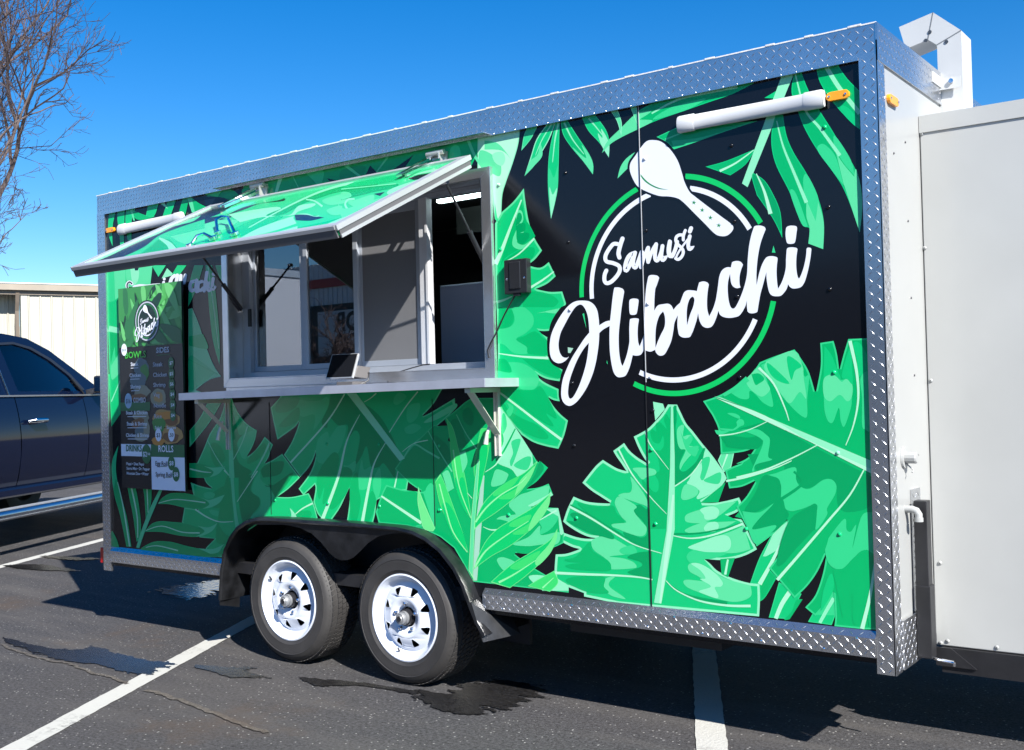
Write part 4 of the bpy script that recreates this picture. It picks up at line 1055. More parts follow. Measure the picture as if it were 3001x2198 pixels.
arc(cw, 0.021, vp('Q7',1050,1120), vp('Q6',1205,1150), 'wh', 38, b)
b.build('logo_white_ring', parent=WALL, fix=False)
stars = []
for sx, sy in ((782,1140), (849,1201), (915,1262), (983,1324)):
    pts = []
    for k in range(10):
        r = 21 if k % 2 == 0 else 8
        t = -math.pi/2 + 0.1 + k*math.pi/5
        pts.append('%d,%dc' % (sx + r*math.cos(t), sy + r*math.sin(t)))
    stars.append('Q2 dg ' + ' '.join(pts))
prints(LOGO.replace('STARS', '\n'.join(stars)), lambda p: onY(p), Nw, WALL)
# panel seams and the row of rivet heads that print through the vinyl
for (a, c, m_) in ((vp('Q2',333,355), vp('P2',1190,1185), M_chrome),):
    pa = onY(a); pc = onY(c); s = MB()
    s.box((pa.x-.0026, D-.0042, Z_RAIL), (pa.x+.0008, D-.001, Z_TRIM-.013), mat('seam_gap', (0.01,0.01,0.012), 0.5))
    s.box((pa.x+.0008, D-.0046, 1.45), (pa.x+.0024, D-.001, Z_TRIM-.013), mat('seam_highlight', (.40,.42,.45), .3))  # pale strip paints the highlight along the upper seam
    s.build('panel_seam', parent=WALL)
dk = mat('seam_gap', (0.01,0.01,0.012), 0.5)
for px_ in (vp('Q3',50,800), vp('Q3',1945,1300)):
    pa = onY(px_); s = MB()
    s.box((pa.x-.0007, D-.0036, 0.79), (pa.x+.0007, D-.001, 1.40), dk); s.build('panel_seam', parent=WALL)
def dome(mb, c, r, h, m, n=10):
    c = Vector(c); vs = [c + Vector((0, -h, 0))]; fs = []
    for j, (rr, hh) in enumerate(((0.55, 0.8), (0.85, 0.45), (1.0, 0.0))):
        for k in range(n):
            t = 2*math.pi*k/n; vs.append(c + Vector((r*rr*math.cos(t), -h*hh, r*rr*math.sin(t))))
    for k in range(n): fs.append((0, 1+(k+1)%n, 1+k))
    for j in range(2):
        for k in range(n): fs.append((1+j*n+k, 1+j*n+(k+1)%n, 1+(j+1)*n+(k+1)%n, 1+(j+1)*n+k))
    mb.add(vs, fs, m)
riv = MB()
RV = dict(k2=[('Q1',140,1155),('P3',1450,520),('P4',1305,685),('P4',435,635),('P2',340,255),('P2',1210,320),('P1',1165,630),('P5',885,580),('P5',150,530),('N3',1270,1430),('N3',380,1370),('Q3',1310,1350),('Q3',715,1320),('Q3',105,1280),('Q2',1838,530),('Q3',700,635),('Q3',1300,640),('Q3',1995,655)],
          bk=[('Q2',1083,680),('Q2',1860,1180),('Q2',395,1365),('Q2',1108,1290),('Q1',700,490),('Q1',725,1090),('P3',435,572),('P1',313,585),('Q7',828,860),('Q6',370,1280),('R4',75,430),('R4',88,1095),('N1',1432,865),('P1',1180,200)],
          wh=[('Q2',385,785),('Q6',345,370),('Q6',1312,295),('Q6',1345,1210)], k6=[('Q1',125,595)], k5=[('P3',1490,1385)])
for c_, lst in RV.items():
    for v_, x_, y_ in lst:
        q = onY(vp(v_, x_, y_)); dome(riv, (q.x, D-.0015, q.z), 0.0085, 0.006, ink(c_))
riv.build('rivet_heads', parent=WALL, smooth=True, kind='stuff')
# --- shell: roof, floor, far side, rear, front
b = MB(); b.box((XL+.012, D+.03, ZT-.03), (XR-.012, Y1, ZT)); P(b, 'roof', M_white)
b = MB(); b.box((XL+.012, D+.03, 0.44), (XR-.012, Y1, 0.50)); P(b, 'floor', M_frame)
b = MB(); b.box((XL+.012, Y1, 0.42), (XR-.012, Y1+.03, ZT-.005)); P(b, 'far_wall', M_white)
b = MB(); b.box((XL, D+.03, 0.42), (XL+.03, Y1, ZT-.035)); P(b, 'rear_wall', M_white)
b = MB(); b.box((XR-.03, D+.03, 0.42), (XR, Y1, ZT-.035)); FRONT = P(b, 'front_wall', M_white)
# --- checker plate with raised lugs, built as geometry
def lugs(mb, o, u, v, nrm, wu, wv, pitch=0.026, L=0.026, wd=0.0040, h=0.0011):
    """herringbone lugs on the rectangle o + a*u + b*v"""
    o = Vector(o); u = Vector(u); v = Vector(v); nrm = Vector(nrm)
    nu = int(wu / pitch); nv = max(1, int(round(wv / pitch)))
    pu = wu / nu; pv = wv / nv
    for i in range(nu):
        for j in range(nv):
            s = 1 if (i + j) % 2 else -1
            c = o + u*(pu*(i+.5)) + v*(pv*(j+.5))
            a = (u + v*s).normalized(); w = nrm.cross(a)
            k = min(1.0, pv/pitch*1.1)
            e0 = c - a*L/2*k; e1 = c + a*L/2*k
            mb.add([e0, c - w*wd/2, e1, c + w*wd/2, c - a*L*.2*k + nrm*h, c + a*L*.2*k + nrm*h],
                   [(0,4,3),(0,1,4),(1,5,4),(1,2,5),(2,3,5),(3,4,5)], M_tread)
tp = 0.010
# top trim: face, bright lower lip
b = MB()
b.box((XL-.002, D-tp, Z_TRIM), (XR+.002, D-.0005, ZT+.004), M_plate)
lugs(b, (XL, D-tp, Z_TRIM+.008), (1,0,0), (0,0,1), (0,-1,0), XR-XL, ZT-Z_TRIM-.012, pitch=0.027)
b.box((W_T0+.001, D-tp-.008, Z_TRIM-.012), (W_T1-.001, D-.0035, Z_TRIM-.0005), M_plate)
lugs(b, (W_T0+.01, D-tp-.008, Z_TRIM-.0115), (1,0,0), (0,0,1), (0,-1,0), W_T1-W_T0-.02, .010, pitch=0.03, L=.018)
P(b, 'top_trim')
b = MB(); b.box((XL-.006, D-tp-.002, ZT+.002), (XR+.004, D+.05, ZT+.007)); 
for k in range(26):
    x = XL + .1 + k*.19 + random.uniform(-.05,.05); b.box((x, D-tp-.003, ZT+.004), (x+random.uniform(.01,.05), D-.005, ZT+.0105))
P(b, 'roof_edge_sealant', mat('roof_sealant', (0.72,0.72,0.72), 0.5, bump=(40,.3)))
# corner trims
for nm, x0, x1 in (('corner_trim', XL-.004, W_T0), ('corner_trim', W_T1, XR+.004)):
    b = MB(); b.box((x0, D-tp-.0025, 0.366), (x1, D-.0005, Z_TRIM-.0005), M_plate)
    lugs(b, (x0+.003, D-tp-.0025, 0.37), (1,0,0), (0,0,1), (0,-1,0), x1-x0-.006, Z_TRIM-.375, pitch=0.0235, L=.025)
    P(b, nm)
b = MB(); b.box((XR+.0005, D-tp-.0025, 0.366), (XR+.006, D+.062, ZT-.06), M_plate)
lugs(b, (XR+.006, D-tp+.002, 0.37), (0,1,0), (0,0,1), (1,0,0), .078, ZT-.45, pitch=0.025, L=.024)
P(b, 'corner_trim')
b = MB(); b.box((XR+.0005, D-tp-.0025, ZT-.135), (XR+.0085, Y1+.02, ZT+.004), M_plate)
lugs(b, (XR+.0085, D, ZT-.13), (0,1,0), (0,0,1), (1,0,0), Y1-D, .125, pitch=0.028)
P(b, 'front_top_trim')
# bottom rail with its sky-facing ledge
for nm, x0, x1 in (('bottom_rail', W_T0+.001, -4.972), ('bottom_rail', -3.12, W_T1-.001)):
    b = MB(); yl = D-.022
    b.add([(x0,D-.0005,Z_RAIL),(x1,D-.0005,Z_RAIL),(x1,yl,Z_RAIL-.0245),(x0,yl,Z_RAIL-.0245),(x0,yl,.424),(x1,yl,.424),(x0,D-.0005,.424),(x1,D-.0005,.424)],
          [(0,3,2,1),(3,4,5,2),(4,6,7,5),(0,6,4,3),(1,2,5,7)], M_plate)
    lugs(b, (x0, D-.003, Z_RAIL-.002), (1,0,0), Vector((0,-.0215,-.0245)).normalized(), Vector((0,-.0245,.0215)).normalized(), x1-x0, .030, pitch=0.036, L=.026)
    lugs(b, (x0, yl, .428), (1,0,0), (0,0,1), (0,-1,0), x1-x0, .066, pitch=0.0235, L=.025)
    P(b, nm)
sp = MB()
for k in range(14):
    x = -3.0 + k*.125; dome(sp, (x, D-.0225, .488 if k%2 else .436), .006, .004, M_chrome, 8)
P(sp, 'rail_screws', kind='stuff')
# front skirt and strip, rivets
b = MB(); b.box((XR+.0065, D+.064, 0.372), (XR+.014, D+.40, 0.552), M_plate)
lugs(b, (XR+.014, D+.066, .376), (0,1,0), (0,0,1), (1,0,0), .33, .17, pitch=.025, L=.025); P(b, 'front_skirt')
b = MB(); y0 = onX(vp('R5',735,1195), XR).y; y1 = onX(vp('R5',795,1185), XR).y; zt = onX(vp('R5',765,1190), XR).z
b.box((XR+.0012, y0, .555), (XR+.006, y0+.11, zt), M_plate); lugs(b, (XR+.006, y0, .56), (0,1,0), (0,0,1), (1,0,0), .1, zt-.57, pitch=.03); P(b, 'plate_strip')
b = MB()
for v_, x_, y_ in (('R4',717,545),('R4',742,1165),('R5',768,275),('R5',797,920),('R3',833,1378),('R3',722,1485)):
    q = onX(vp(v_, x_, y_), XR); b.lathe([(0,0)], q) if False else None
    b.tube([q + Vector((-.001,0,0)), q + Vector((.004,0,0))], [.0055,.0035], 8, mat('rivet_grey', (.10,.10,.105), .4, metal=.3))
P(b, 'front_rivets', kind='stuff')
# amber marker lamps
def marker(c, ux, un, w=.086, h=.026):
    c = Vector(c); ux = Vector(ux); un = Vector(un); uz = Vector((0,0,1))
    pts = []
    for sx, a0 in ((1, -math.pi/2), (-1, math.pi/2)):
        for k in range(7):
            t = a0 + math.pi*k/6; pts.append(c + ux*(sx*(w/2-h/2)) + ux*(h/2*math.cos(t)) + uz*(h/2*math.sin(t)))
    b = MB(); b.poly([pts], off=un*.014, m=M_orange)
    for s in (-1, 1): b.tube([c + ux*s*(w/2-.013) + un*.012, c + ux*s*(w/2-.013) + un*.018], .005, 8, M_chrome)
    return P(b, 'marker_lamp', bevel=.002)
q = onY(vp('Q2',1950,280)); marker((q.x, D-.002, q.z), (1,0,0), (0,-1,0), w=.088, h=.034)
q = onY(vp('E',575,518)); marker((q.x, D-.002, q.z), (1,0,0), (0,-1,0), w=.09, h=.03)
q = onX(vp('R3',695,978), XR); marker((XR, q.y, q.z), (0,1,0), (1,0,0), w=.11, h=.034)
# rear tail lamp peeping past the corner
b = MB(); b.box((XL-.075, D+.012, .405), (XL-.005, D+.05, .50)); P(b, 'tail_lamp', M_red)
# banner tubes
def tube_holder(x0, x1, z0, z1, r=.05):
    a = Vector((x0, D-.005-r, z0)); c = Vector((x1, D-.005-r, z1)); d = (c-a).normalized()
    b = MB(); prof = [(0,r*1.06),(.008,r*1.14),(.07,r*1.14),(.074,r*1.06),(.078,r*1.0)]
    L = (c-a).length
    pts = [a + d*t for t,_ in prof] + [c - d*t for t,_ in prof[::-1]]
    rs = [q for _, q in prof] + [q for _, q in prof[::-1]]
    b.tube(pts, rs, 24, M_pvc); b.v = [(x, D-.004-(D-.004-y)*.5, z) for x, y, z in b.v]; o = P(b, 'banner_tube', smooth=True)
    s = MB(); s.tube([c + d*.0005, c + d*.004], r*1.02, 20, M_pvc, True); s.v = [(x, D-.004-(D-.004-y)*.5, z) for x, y, z in s.v]
    s.build('end_cap', parent=o)
ta = onY(vp('Q2',640,508), D-.036); tb_ = onY(vp('Q2',1812,292), D-.036); tube_holder(ta.x, tb_.x, ta.z, tb_.z, .031)
ta = onY(vp('E',640,512), D-.036); tb_ = onY(vp('E',1475,340), D-.036); tube_holder(ta.x, tb_.x, ta.z, tb_.z, .030)
# --- serving window
fr = MB(); w = .047; pr_ = .022
fx0, fx1, fz0, fz1 = OX0-w, OX1+w+.008, OZ0-w, OZ1+w
for q in ([(fx0,fz0),(fx1,fz0),(OX1,OZ0),(OX0,OZ0)], [(fx1,fz0),(fx1,fz1),(OX1,OZ1),(OX1,OZ0)], [(fx1,fz1),(fx0,fz1),(OX0,OZ1),(OX1,OZ1)], [(fx0,fz1),(fx0,fz0),(OX0,OZ0),(OX0,OZ1)]):
    fr.poly([[(x, D-.001-pr_, z) for x, z in q]], off=(0, pr_, 0), m=M_steel)
WF = P(fr, 'window_frame', bevel=.0015)
rv = MB(); dp = .12
rv.box((OX0+.0005, D-.020, OZ0+.005), (OX0+.004, D+dp, OZ1-.005), M_steel); rv.box((OX1-.004, D-.020, OZ0+.005), (OX1-.0005, D+dp, OZ1-.005), M_steel)
rv.box((OX0+.0005, D-.020, OZ1-.0045), (OX1-.0005, D+dp, OZ1-.0005), M_steel); rv.box((OX0+.0005, D-.02, OZ0+.0005), (OX1-.0005, D+dp, OZ0+.0045), M_steel)
P(rv, 'window_reveal')
# aluminium slider unit, set back in the reveal
yu = D+.10
fu = MB()
U0, U1 = OX0+.0, OX1
zs0 = OZ0+.0055; zs1 = OZ1-.0055
fu.box((U0+.005, yu-.02, zs0), (-4.83, yu+.04, zs1)); fu.box((-3.10+.012, yu-.02, zs0+.03), (U1-.005, yu+.04, zs1-.017))
fu.box((-4.829, yu-.02, zs1-.017), (U1-.005, yu+.04, zs1)); fu.box((-4.829, yu-.028, zs0), (U1-.005, yu+.04, zs0+.03))
P(fu, 'slider_unit_frame', M_alu_w)
def glassmat():
    m = bpy.data.materials.new('window_glass'); m.use_nodes = True; n = m.node_tree.nodes; l = m.node_tree.links; n.clear()
    o = n.new('ShaderNodeOutputMaterial'); t = n.new('ShaderNodeBsdfTransparent'); t.inputs[0].default_value = (.78,.82,.84,1)
    g_ = n.new('ShaderNodeBsdfGlossy'); g_.inputs['Roughness'].default_value = .01; g_.inputs[0].default_value = (.95,.97,1,1)
    mx = n.new('ShaderNodeMixShader'); f = n.new('ShaderNodeFresnel'); f.inputs[0].default_value = 2.7
    l.new(f.outputs[0], mx.inputs[0]); l.new(t.outputs[0], mx.inputs[1]); l.new(g_.outputs[0], mx.inputs[2]); l.new(mx.outputs[0], o.inputs[0])
    return m
M_glass = glassmat()
def screenmat():
    m = bpy.data.materials.new('insect_mesh'); m.use_nodes = True; n = m.node_tree.nodes; l = m.node_tree.links
    b_ = n['Principled BSDF']; b_.inputs['Base Color'].default_value = (.15,.152,.16,1); b_.inputs['Roughness'].default_value = .5
    b_.inputs['Alpha'].default_value = .88
    return m
M_mesh = screenmat()
def sash(x0, x1, z0, z1, y, fw, pane=True, screen=False, t=.022, wr=None):
    b = MB(); wr = wr or fw
    b.box((x0, y, z0), (x0+fw, y+t, z1)); b.box((x1-wr, y, z0), (x1, y+t, z1))
    b.box((x0+fw, y, z0), (x1-wr, y+t, z0+.03)); b.box((x0+fw, y, z1-.045), (x1-wr, y+t, z1))
    o = P(b, 'window_sash', M_alu_w, bevel=.0015)
    s = MB(); s.box((x0+fw, y+t*.4, z0+.03), (x1-wr, y+t*.4+.004, z1-.045))
    if pane: s.build('pane', M_glass, parent=o)
    if screen: s2_ = MB(); s2_.box((x0+fw, y+.0012, z0+.03), (x1-wr, y+.0022, z1-.045)); s2_.build('insect_screen', M_mesh, parent=o)
    return o
Z0s, Z1s = zs0+.032, zs1-.018
sash(-4.829, -4.395, Z0s, Z1s, yu+.006, .022, wr=.045)
s = sash(-4.394, -3.985, Z0s, Z1s, yu-.012, .030, wr=.030)
sash(-3.984, -3.546, Z0s, Z1s, yu+.006, .020, pane=True, screen=True, wr=.045)
b = MB(); b.box((-3.545, yu-.02, Z0s), (-3.500, yu+.03, Z1s)); b.box((-3.498, yu-.03, Z0s), (-3.484, yu-.005, Z1s)); P(b, 'meeting_rail', mat('bright_aluminium', (.75,.76,.78), .3, metal=.4))
b = MB(); b.box((-4.835, yu-.03, 1.83), (-4.812, yu-.0205, 1.93)); P(b, 'sash_lock', M_black)
# interior
b = MB(); ca = onY(vp('T5',1040,800), D+.62); cb = onY(vp('T5',1200,405), D+.62); b.box((ca.x, D+.62, .9), (ca.x+1.1, D+1.2, cb.z)); P(b, 'stainless_cabinet', mat('cabinet_steel', (.62,.66,.85), .35, metal=.0, bump=(3,.2)), bevel=.01)
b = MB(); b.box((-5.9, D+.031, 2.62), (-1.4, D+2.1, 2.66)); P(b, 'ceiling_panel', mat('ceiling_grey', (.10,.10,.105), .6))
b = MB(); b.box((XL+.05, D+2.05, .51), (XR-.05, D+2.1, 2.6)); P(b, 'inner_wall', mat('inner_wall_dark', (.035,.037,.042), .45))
b = MB(); q0 = onY(vp('T3',1230,905), D+.75)
b.box((q0.x, D+.74, q0.z-.012), (q0.x+1.0, D+.78, q0.z+.004)); P(b, 'led_tube', mat('led_light', (.9,1,1), .4, emis=(.75,1,.98), estr=6.0))
b = MB()
b.box((-4.3, D+1.3, 2.42), (-2.2, D+1.33, 2.58), mat('bulkhead_grey', (.16,.17,.16), .6))
b.box((-3.45, D+1.25, 2.32), (-2.0, D+1.6, 2.36)); P(b, 'extractor_hood', mat('hood_steel', (.12,.12,.13), .35, metal=.8))
# --- hatch lifted on gas struts
HI, HO = (D-.10, 2.500), (D-.94, 2.093)
HX0, HX1 = -4.920, -3.078
def hp(x, t, up=0.0):
    y = HI[0] + (HO[0]-HI[0])*t; z = HI[1] + (HO[1]-HI[1])*t
    return Vector((x, y, z)) + HN*up
HN = Vector((0, HO[1]-HI[1], HI[0]-HO[0])).normalized()      # up and outward
if HN.z < 0: HN = -HN
b = MB(); th = .036
b.hexa([hp(HX0,0,-th), hp(HX1,0,-th), hp(HX1,1,-th), hp(HX0,1,-th)], HN*th)
HATCH_O = P(b, 'serving_hatch', ink('k3'))
def on_hatch(p):
    o = Vector((0,0,CAM_H)); d = ray(p); n_ = HN; t = (hp(HX0,0) - o).dot(n_) / d.dot(n_); q = o + d*t
    # keep the print inside the panel
    e = .03
    u = (q.y-HI[0])/(HO[0]-HI[0]); u = min(max(u, e), 1-e)
    x = min(max(q.x, HX0+e), HX1-e)
    return hp(x, u)
prints(HATCH, on_hatch, HN, HATCH_O)
b = MB(); fw = .034
for (xa, ta, xb, tb) in ((HX0-.004,-.006,HX1+.004,.036),(HX0-.004,.964,HX1+.004,1.006)):
    b.hexa([hp(xa,ta,-.004), hp(xb,ta,-.004), hp(xb,tb,-.004), hp(xa,tb,-.004)], HN*.014)
for xa, xb in ((HX0-.004, HX0+fw), (HX1-fw, HX1+.004)):
    b.hexa([hp(xa,.036,-.004), hp(xb,.036,-.004), hp(xb,.964,-.004), hp(xa,.964,-.004)], HN*.0135)
# rims at the sides, in two steps as on the photographed hatch
for xa, xb in ((HX0-.012, HX0-.0042), (HX1+.0042, HX1+.012)):
    b.hexa([hp(xa,-.01,-.012), hp(xb,-.01,-.012), hp(xb,1.012,-.012), hp(xa,1.012,-.012)], HN*.022)
    b.hexa([hp(xa*1.0,0.01,-.046), hp(xb,0.01,-.046), hp(xb,1.0,-.046), hp(xa,1.0,-.046)], HN*.0135)
b.hexa([hp(HX0,1.0062,-.008), hp(HX1,1.0062,-.008), hp(HX1,1.016,-.008), hp(HX0,1.016,-.008)], HN*.016)
b.build('hatch_frame', mat('hatch_aluminium', (.60,.61,.62), .38, metal=.55), parent=HATCH_O)
b = MB(); b.hexa([hp(HX0,1.0062,-.043), hp(HX1,1.0062,-.043), hp(HX1,1.014,-.043), hp(HX0,1.014,-.043)], HN*.034); b.hexa([hp(HX1+.0042,0,-.032), hp(HX1+.0082,0,-.032), hp(HX1+.0082,1.0,-.032), hp(HX1+.0042,1.0,-.032)], HN*.019); b.hexa([hp(HX0+.01,.0,-.044), hp(HX1-.01,.0,-.044), hp(HX1-.01,1,-.044), hp(HX0+.01,1,-.044)], HN*.0075)  # front edge strip painted dark as its shade; side gap filler, underside sheet
b.build('hatch_underside_edge_shade', mat('hatch_inner_shade', (.10,.10,.105), .5), parent=HATCH_O)
# latch handles on the print
for v_, xy in (('E',((1985,580),(1990,470),(2060,425),(2150,440),(2190,540),(2215,590))), ('E',((1620,745),(1740,690),(1830,660),(1930,645)))):
    pts = [on_hatch(vp(v_, *q)) + HN*(.035 if 0 < i < len(xy)-1 else .006) for i, q in enumerate(xy)]
    b = MB(); b.tube(pts, .0075, 8, M_chrome); b.tube([pts[0]-HN*.003, pts[0]+HN*.012], .018, 10, M_chrome); b.tube([pts[-1]-HN*.003, pts[-1]+HN*.012], .022, 10, M_chrome)
    b.build('hatch_handle', parent=HATCH_O, smooth=True)
# drip flap over the hatch, arms and hinges
b = MB(); b.box((-4.956, D-.062, 2.6125), (-3.015, D-.0185, 2.6155)); P(b, 'drip_edge', M_plate)
for (vb, bx, by, ex, ey) in (('T3',1270,390,750,630), ('T2',740,790,200,1020)):
    q = onY(vp(vb, bx, by)); e = on_hatch(vp(vb, ex, ey))
    b = MB(); b.box((q.x-.045, D-.012, q.z-.05), (q.x+.045, D-.001, q.z+.035)); 
    b.tube([(q.x-.06, D-.03, q.z+.03), (q.x+.045, D-.03, q.z+.03)], .013, 10)
    b.box((q.x+.02, D-.045, q.z-.03), (q.x+.026, D-.012, q.z+.03))
    HG = P(b, 'hinge', M_bracket)
    a = MB(); a.bar(Vector((q.x-.02, D-.04, q.z+.015)), e + HN*.018, .035, .010, up=HN); a.bar(Vector((q.x+.02, D-.035, q.z-.005)), e + HN*.012 + Vector((.04,0,0)), .012, .014, up=HN)
    a.build('hinge_arm', M_chrome, parent=HG)
# gas struts
def strut(a, c):
    a = Vector(a); c = Vector(c); mdl = a.lerp(c, .52); b = MB()
    b.tube([a, mdl], .006, 10, M_black); b.tube([mdl, c], .0115, 12, M_black); b.tube([mdl - (c-a)*.01, mdl+(c-a)*.015], .0135, 12, M_black)
    b.tube([a+Vector((-.012,0,0)), a+Vector((.012,0,0))], .012, 8, M_chrome); b.tube([c+Vector((-.012,0,0)), c+Vector((.012,0,0))], .012, 8, M_chrome)
    P(b, 'gas_strut', smooth=True)
pr1 = onX(vp('T3',1325,660), HX1-.012); c1 = onX(vp('T5',1530,325), OX1-.012)
print('strutR', pr1, c1)
strut((HX1-.012, pr1.y, pr1.z), (OX1-.014, D+.06, c1.z))
pl1 = onX(vp('T4',40,60), HX0+.10); c2 = onX(vp('T4',395,685), OX0+.012)
print('strutL', pl1, c2)
strut((OX0+.02, pl1.y if pl1.y < D else D-.5, hp(0, .6, -.05).z), (OX0+.014, c2.y, c2.z))
# --- shelf
sx0, sx1 = -5.042, -2.896; sy = 3.706
def shelf_z(x, top=True): return (1.462 if top else 1.424) + (x-sx0)/(sx1-sx0)*.024
b = MB()
b.hexa([(sx0,sy,shelf_z(sx0)-.004),(sx1,sy,shelf_z(sx1)-.004),(sx1,D-.001,shelf_z(sx1)-.004),(sx0,D-.001,shelf_z(sx0)-.004)], (0,0,.004))
b.hexa([(sx0,sy-.002,shelf_z(sx0,False)),(sx1,sy-.002,shelf_z(sx1,False)),(sx1,sy-.002,shelf_z(sx1)+.001),(sx0,sy-.002,shelf_z(sx0)+.001)], (0,.0018,0))
b.hexa([(sx0-.002,sy,shelf_z(sx0,False)),(sx0-.002,D-.001,shelf_z(sx0,False)),(sx0-.002,D-.001,shelf_z(sx0)+.001),(sx0-.002,sy,shelf_z(sx0)+.001)], (.0018,0,0))
b.hexa([(sx1+.0002,sy,shelf_z(sx1,False)),(sx1+.0002,D-.001,shelf_z(sx1,False)),(sx1+.0002,D-.001,shelf_z(sx1)+.001),(sx1+.0002,sy,shelf_z(sx1)+.001)], (.0018,0,0))
SHELF = P(b, 'serving_shelf', mat('shelf_steel', (.56,.58,.66), .3, metal=.6, noise=(9,.08), bump=(8,.06)))
b = MB(); b.hexa([(OX0-.05,D-.0035,shelf_z(OX0)),(OX1+.05,D-.0035,shelf_z(OX1)),(OX1+.05,D-.0035,fz0-.0005),(OX0-.05,D-.0035,fz0-.0005)], (0,.002,0)); P(b, 'splash_strip', M_steel)
# folding brackets under the shelf
def bracket(px):
    q = onY(px[0]); x = q.x; z0 = shelf_z(x, False)
    zb = onY(px[1]).z; b = MB()
    for dx in (-.012, .012): b.box((x+dx-.002, D-.016, zb), (x+dx+.002, D-.001, z0-.001))
    b.box((x-.012, D-.004, zb), (x+.012, D-.0015, z0-.001))
    b.box((x-.016, sy+.03, z0-.022), (x+.016, D-.001, z0-.001))
    m1 = Vector((x-.008, D-.02, zb+.10))
    for dx in (-.010, .010): b.bar(Vector((x+dx, sy+.05, z0-.02)), Vector((x+dx, D-.012, zb+.10)), .003, .022, up=(1,0,0))
    b.tube([Vector((x-.02, D-.03, zb+.16)), Vector((x-.03, D-.05, zb+.10)), Vector((x-.034, D-.055, zb+.055))], [.006,.008,.012], 8)
    P(b, 'shelf_bracket', mat('bracket_cream', (.60,.60,.54), .4, metal=.3))
bracket((vp('G',880,480), vp('G',890,1225)))
bracket((vp('G7',1075,320), vp('G7',1120,1320)))
# --- black junction box right of the window, cable
yb = D-.036; q0 = onY(vp('T5',1710,155), yb); q1 = onY(vp('T5',1955,490), yb)
b = MB()
x0, x1, z0, z1 = q0.x, q1.x, q1.z, q0.z
b.box((x0, yb, z0), (x1, D-.001, z1)); b.box(((x0+x1)/2-.03, yb-.006, z0+.02), ((x0+x1)/2+.03, yb, z1-.012))
b.box(((x0+x1)/2-.02, yb+.005, z0-.012), ((x0+x1)/2+.02, D-.02, z0))
jb = P(b, 'junction_box', M_black, bevel=.004)
b = MB()
for xx in (x0+.015, x1-.015): dome(b, (xx, yb, (z0+z1)/2-.01), .006, .003, M_chrome, 8)
b.build('box_screws', parent=jb, kind='stuff')
b = MB(); pts = [onY(vp('T5',*p_), D-.02) for p_ in ((1835,510),(1790,590),(1720,720),(1640,900))] + [onY(vp('T5',*p_), D-.03) for p_ in ((1570,1030),(1540,1100),(1550,1170))] + [onY(vp('T5',1565,1230), D+.04)]
sp_ = [Vector(p) for p in pts]; b.tube(sp_, .0035, 6); P(b, 'power_cable', M_cable, smooth=True)
# --- fender, wheel well, mud flaps
b = MB()
n_ = len(FEN)
def fpt(i, k): # outward offset of the arch
    x, z = FEN[i]; a = FEN[max(i-1,0)]; c = FEN[min(i+1,n_-1)]
    d = Vector((c[0]-a[0], c[1]-a[1])).normalized(); return (x - d.y*k*-1*-1, z + d.x*k)
ys = [(D-.001, .012), (D-.05, .016), (D-.075, .010), (D-.078, -.004), (D-.07, -.012), (D-.03, -.014), (D+.30, -.014)]
vs = []; 
for i in range(n_):
    for (y, k) in ys:
        p_ = fpt(i, k); vs.append((p_[0], y, p_[1]))
m_ = len(ys); fs = []
for i in range(n_-1):
    for j in range(m_-1): fs.append((i*m_+j, i*m_+j+1, (i+1)*m_+j+1, (i+1)*m_+j))
b.add(vs, fs); FENDER = P(b, 'fender', M_fender, smooth=True)
# web between the wheels
up = [(x, z-.012) for x, z in FEN[5:13]]
low = [((lambda q_: (q_.x, q_.z))(onY(vp('W', *p_), D-.055))) for p_ in ((1480,152),(1400,148),(1300,150),(1200,172),(1135,215),(1080,272),(1030,318),(990,334),(950,337),(905,320),(865,285),(810,215),(740,150),(660,112),(580,94),(500,88),(430,90))]; print('WEB', [(round(a_,2), round(c__,2)) for a_, c__ in low])
b = MB(); b.poly([[(x, D-.055, z) for x, z in up + low]], off=(0,.006,0)); b.build('fender_web', M_fender, parent=FENDER)
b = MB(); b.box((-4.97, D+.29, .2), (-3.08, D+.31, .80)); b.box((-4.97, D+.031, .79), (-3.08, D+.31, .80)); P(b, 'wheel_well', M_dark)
b = MB(); x_, z_ = -4.95, .30
b.hexa([(-4.962,D-.07,.27),(-4.955,D+.06,.24),(-4.925,D+.06,.52),(-4.93,D-.07,.56)], (.006,0,0)); P(b, 'mud_flap', M_fender)
b = MB(); b.hexa([(-3.085,D-.075,.285),(-3.00,D+.10,.30),(-3.14,D+.10,.50),(-3.15,D-.075,.46)], (.006,0,0)); P(b, 'mud_flap', M_fender)
# chassis
b = MB(); b.box((XL+.2, D+.35, .33), (XR-.1, D+.42, .44)); b.box((XL+.2, Y1-.42, .33), (XR-.1, Y1-.35, .44))
for k in range(8): b.box((XL+.3+k*.6, D+.42, .36), (XL+.35+k*.6, Y1-.42, .44))
P(b, 'chassis', M_frame)
b = MB(); b.box((-2.75, D+.15, .33), (-2.0, D+.6, .43)); P(b, 'water_tank', M_black)
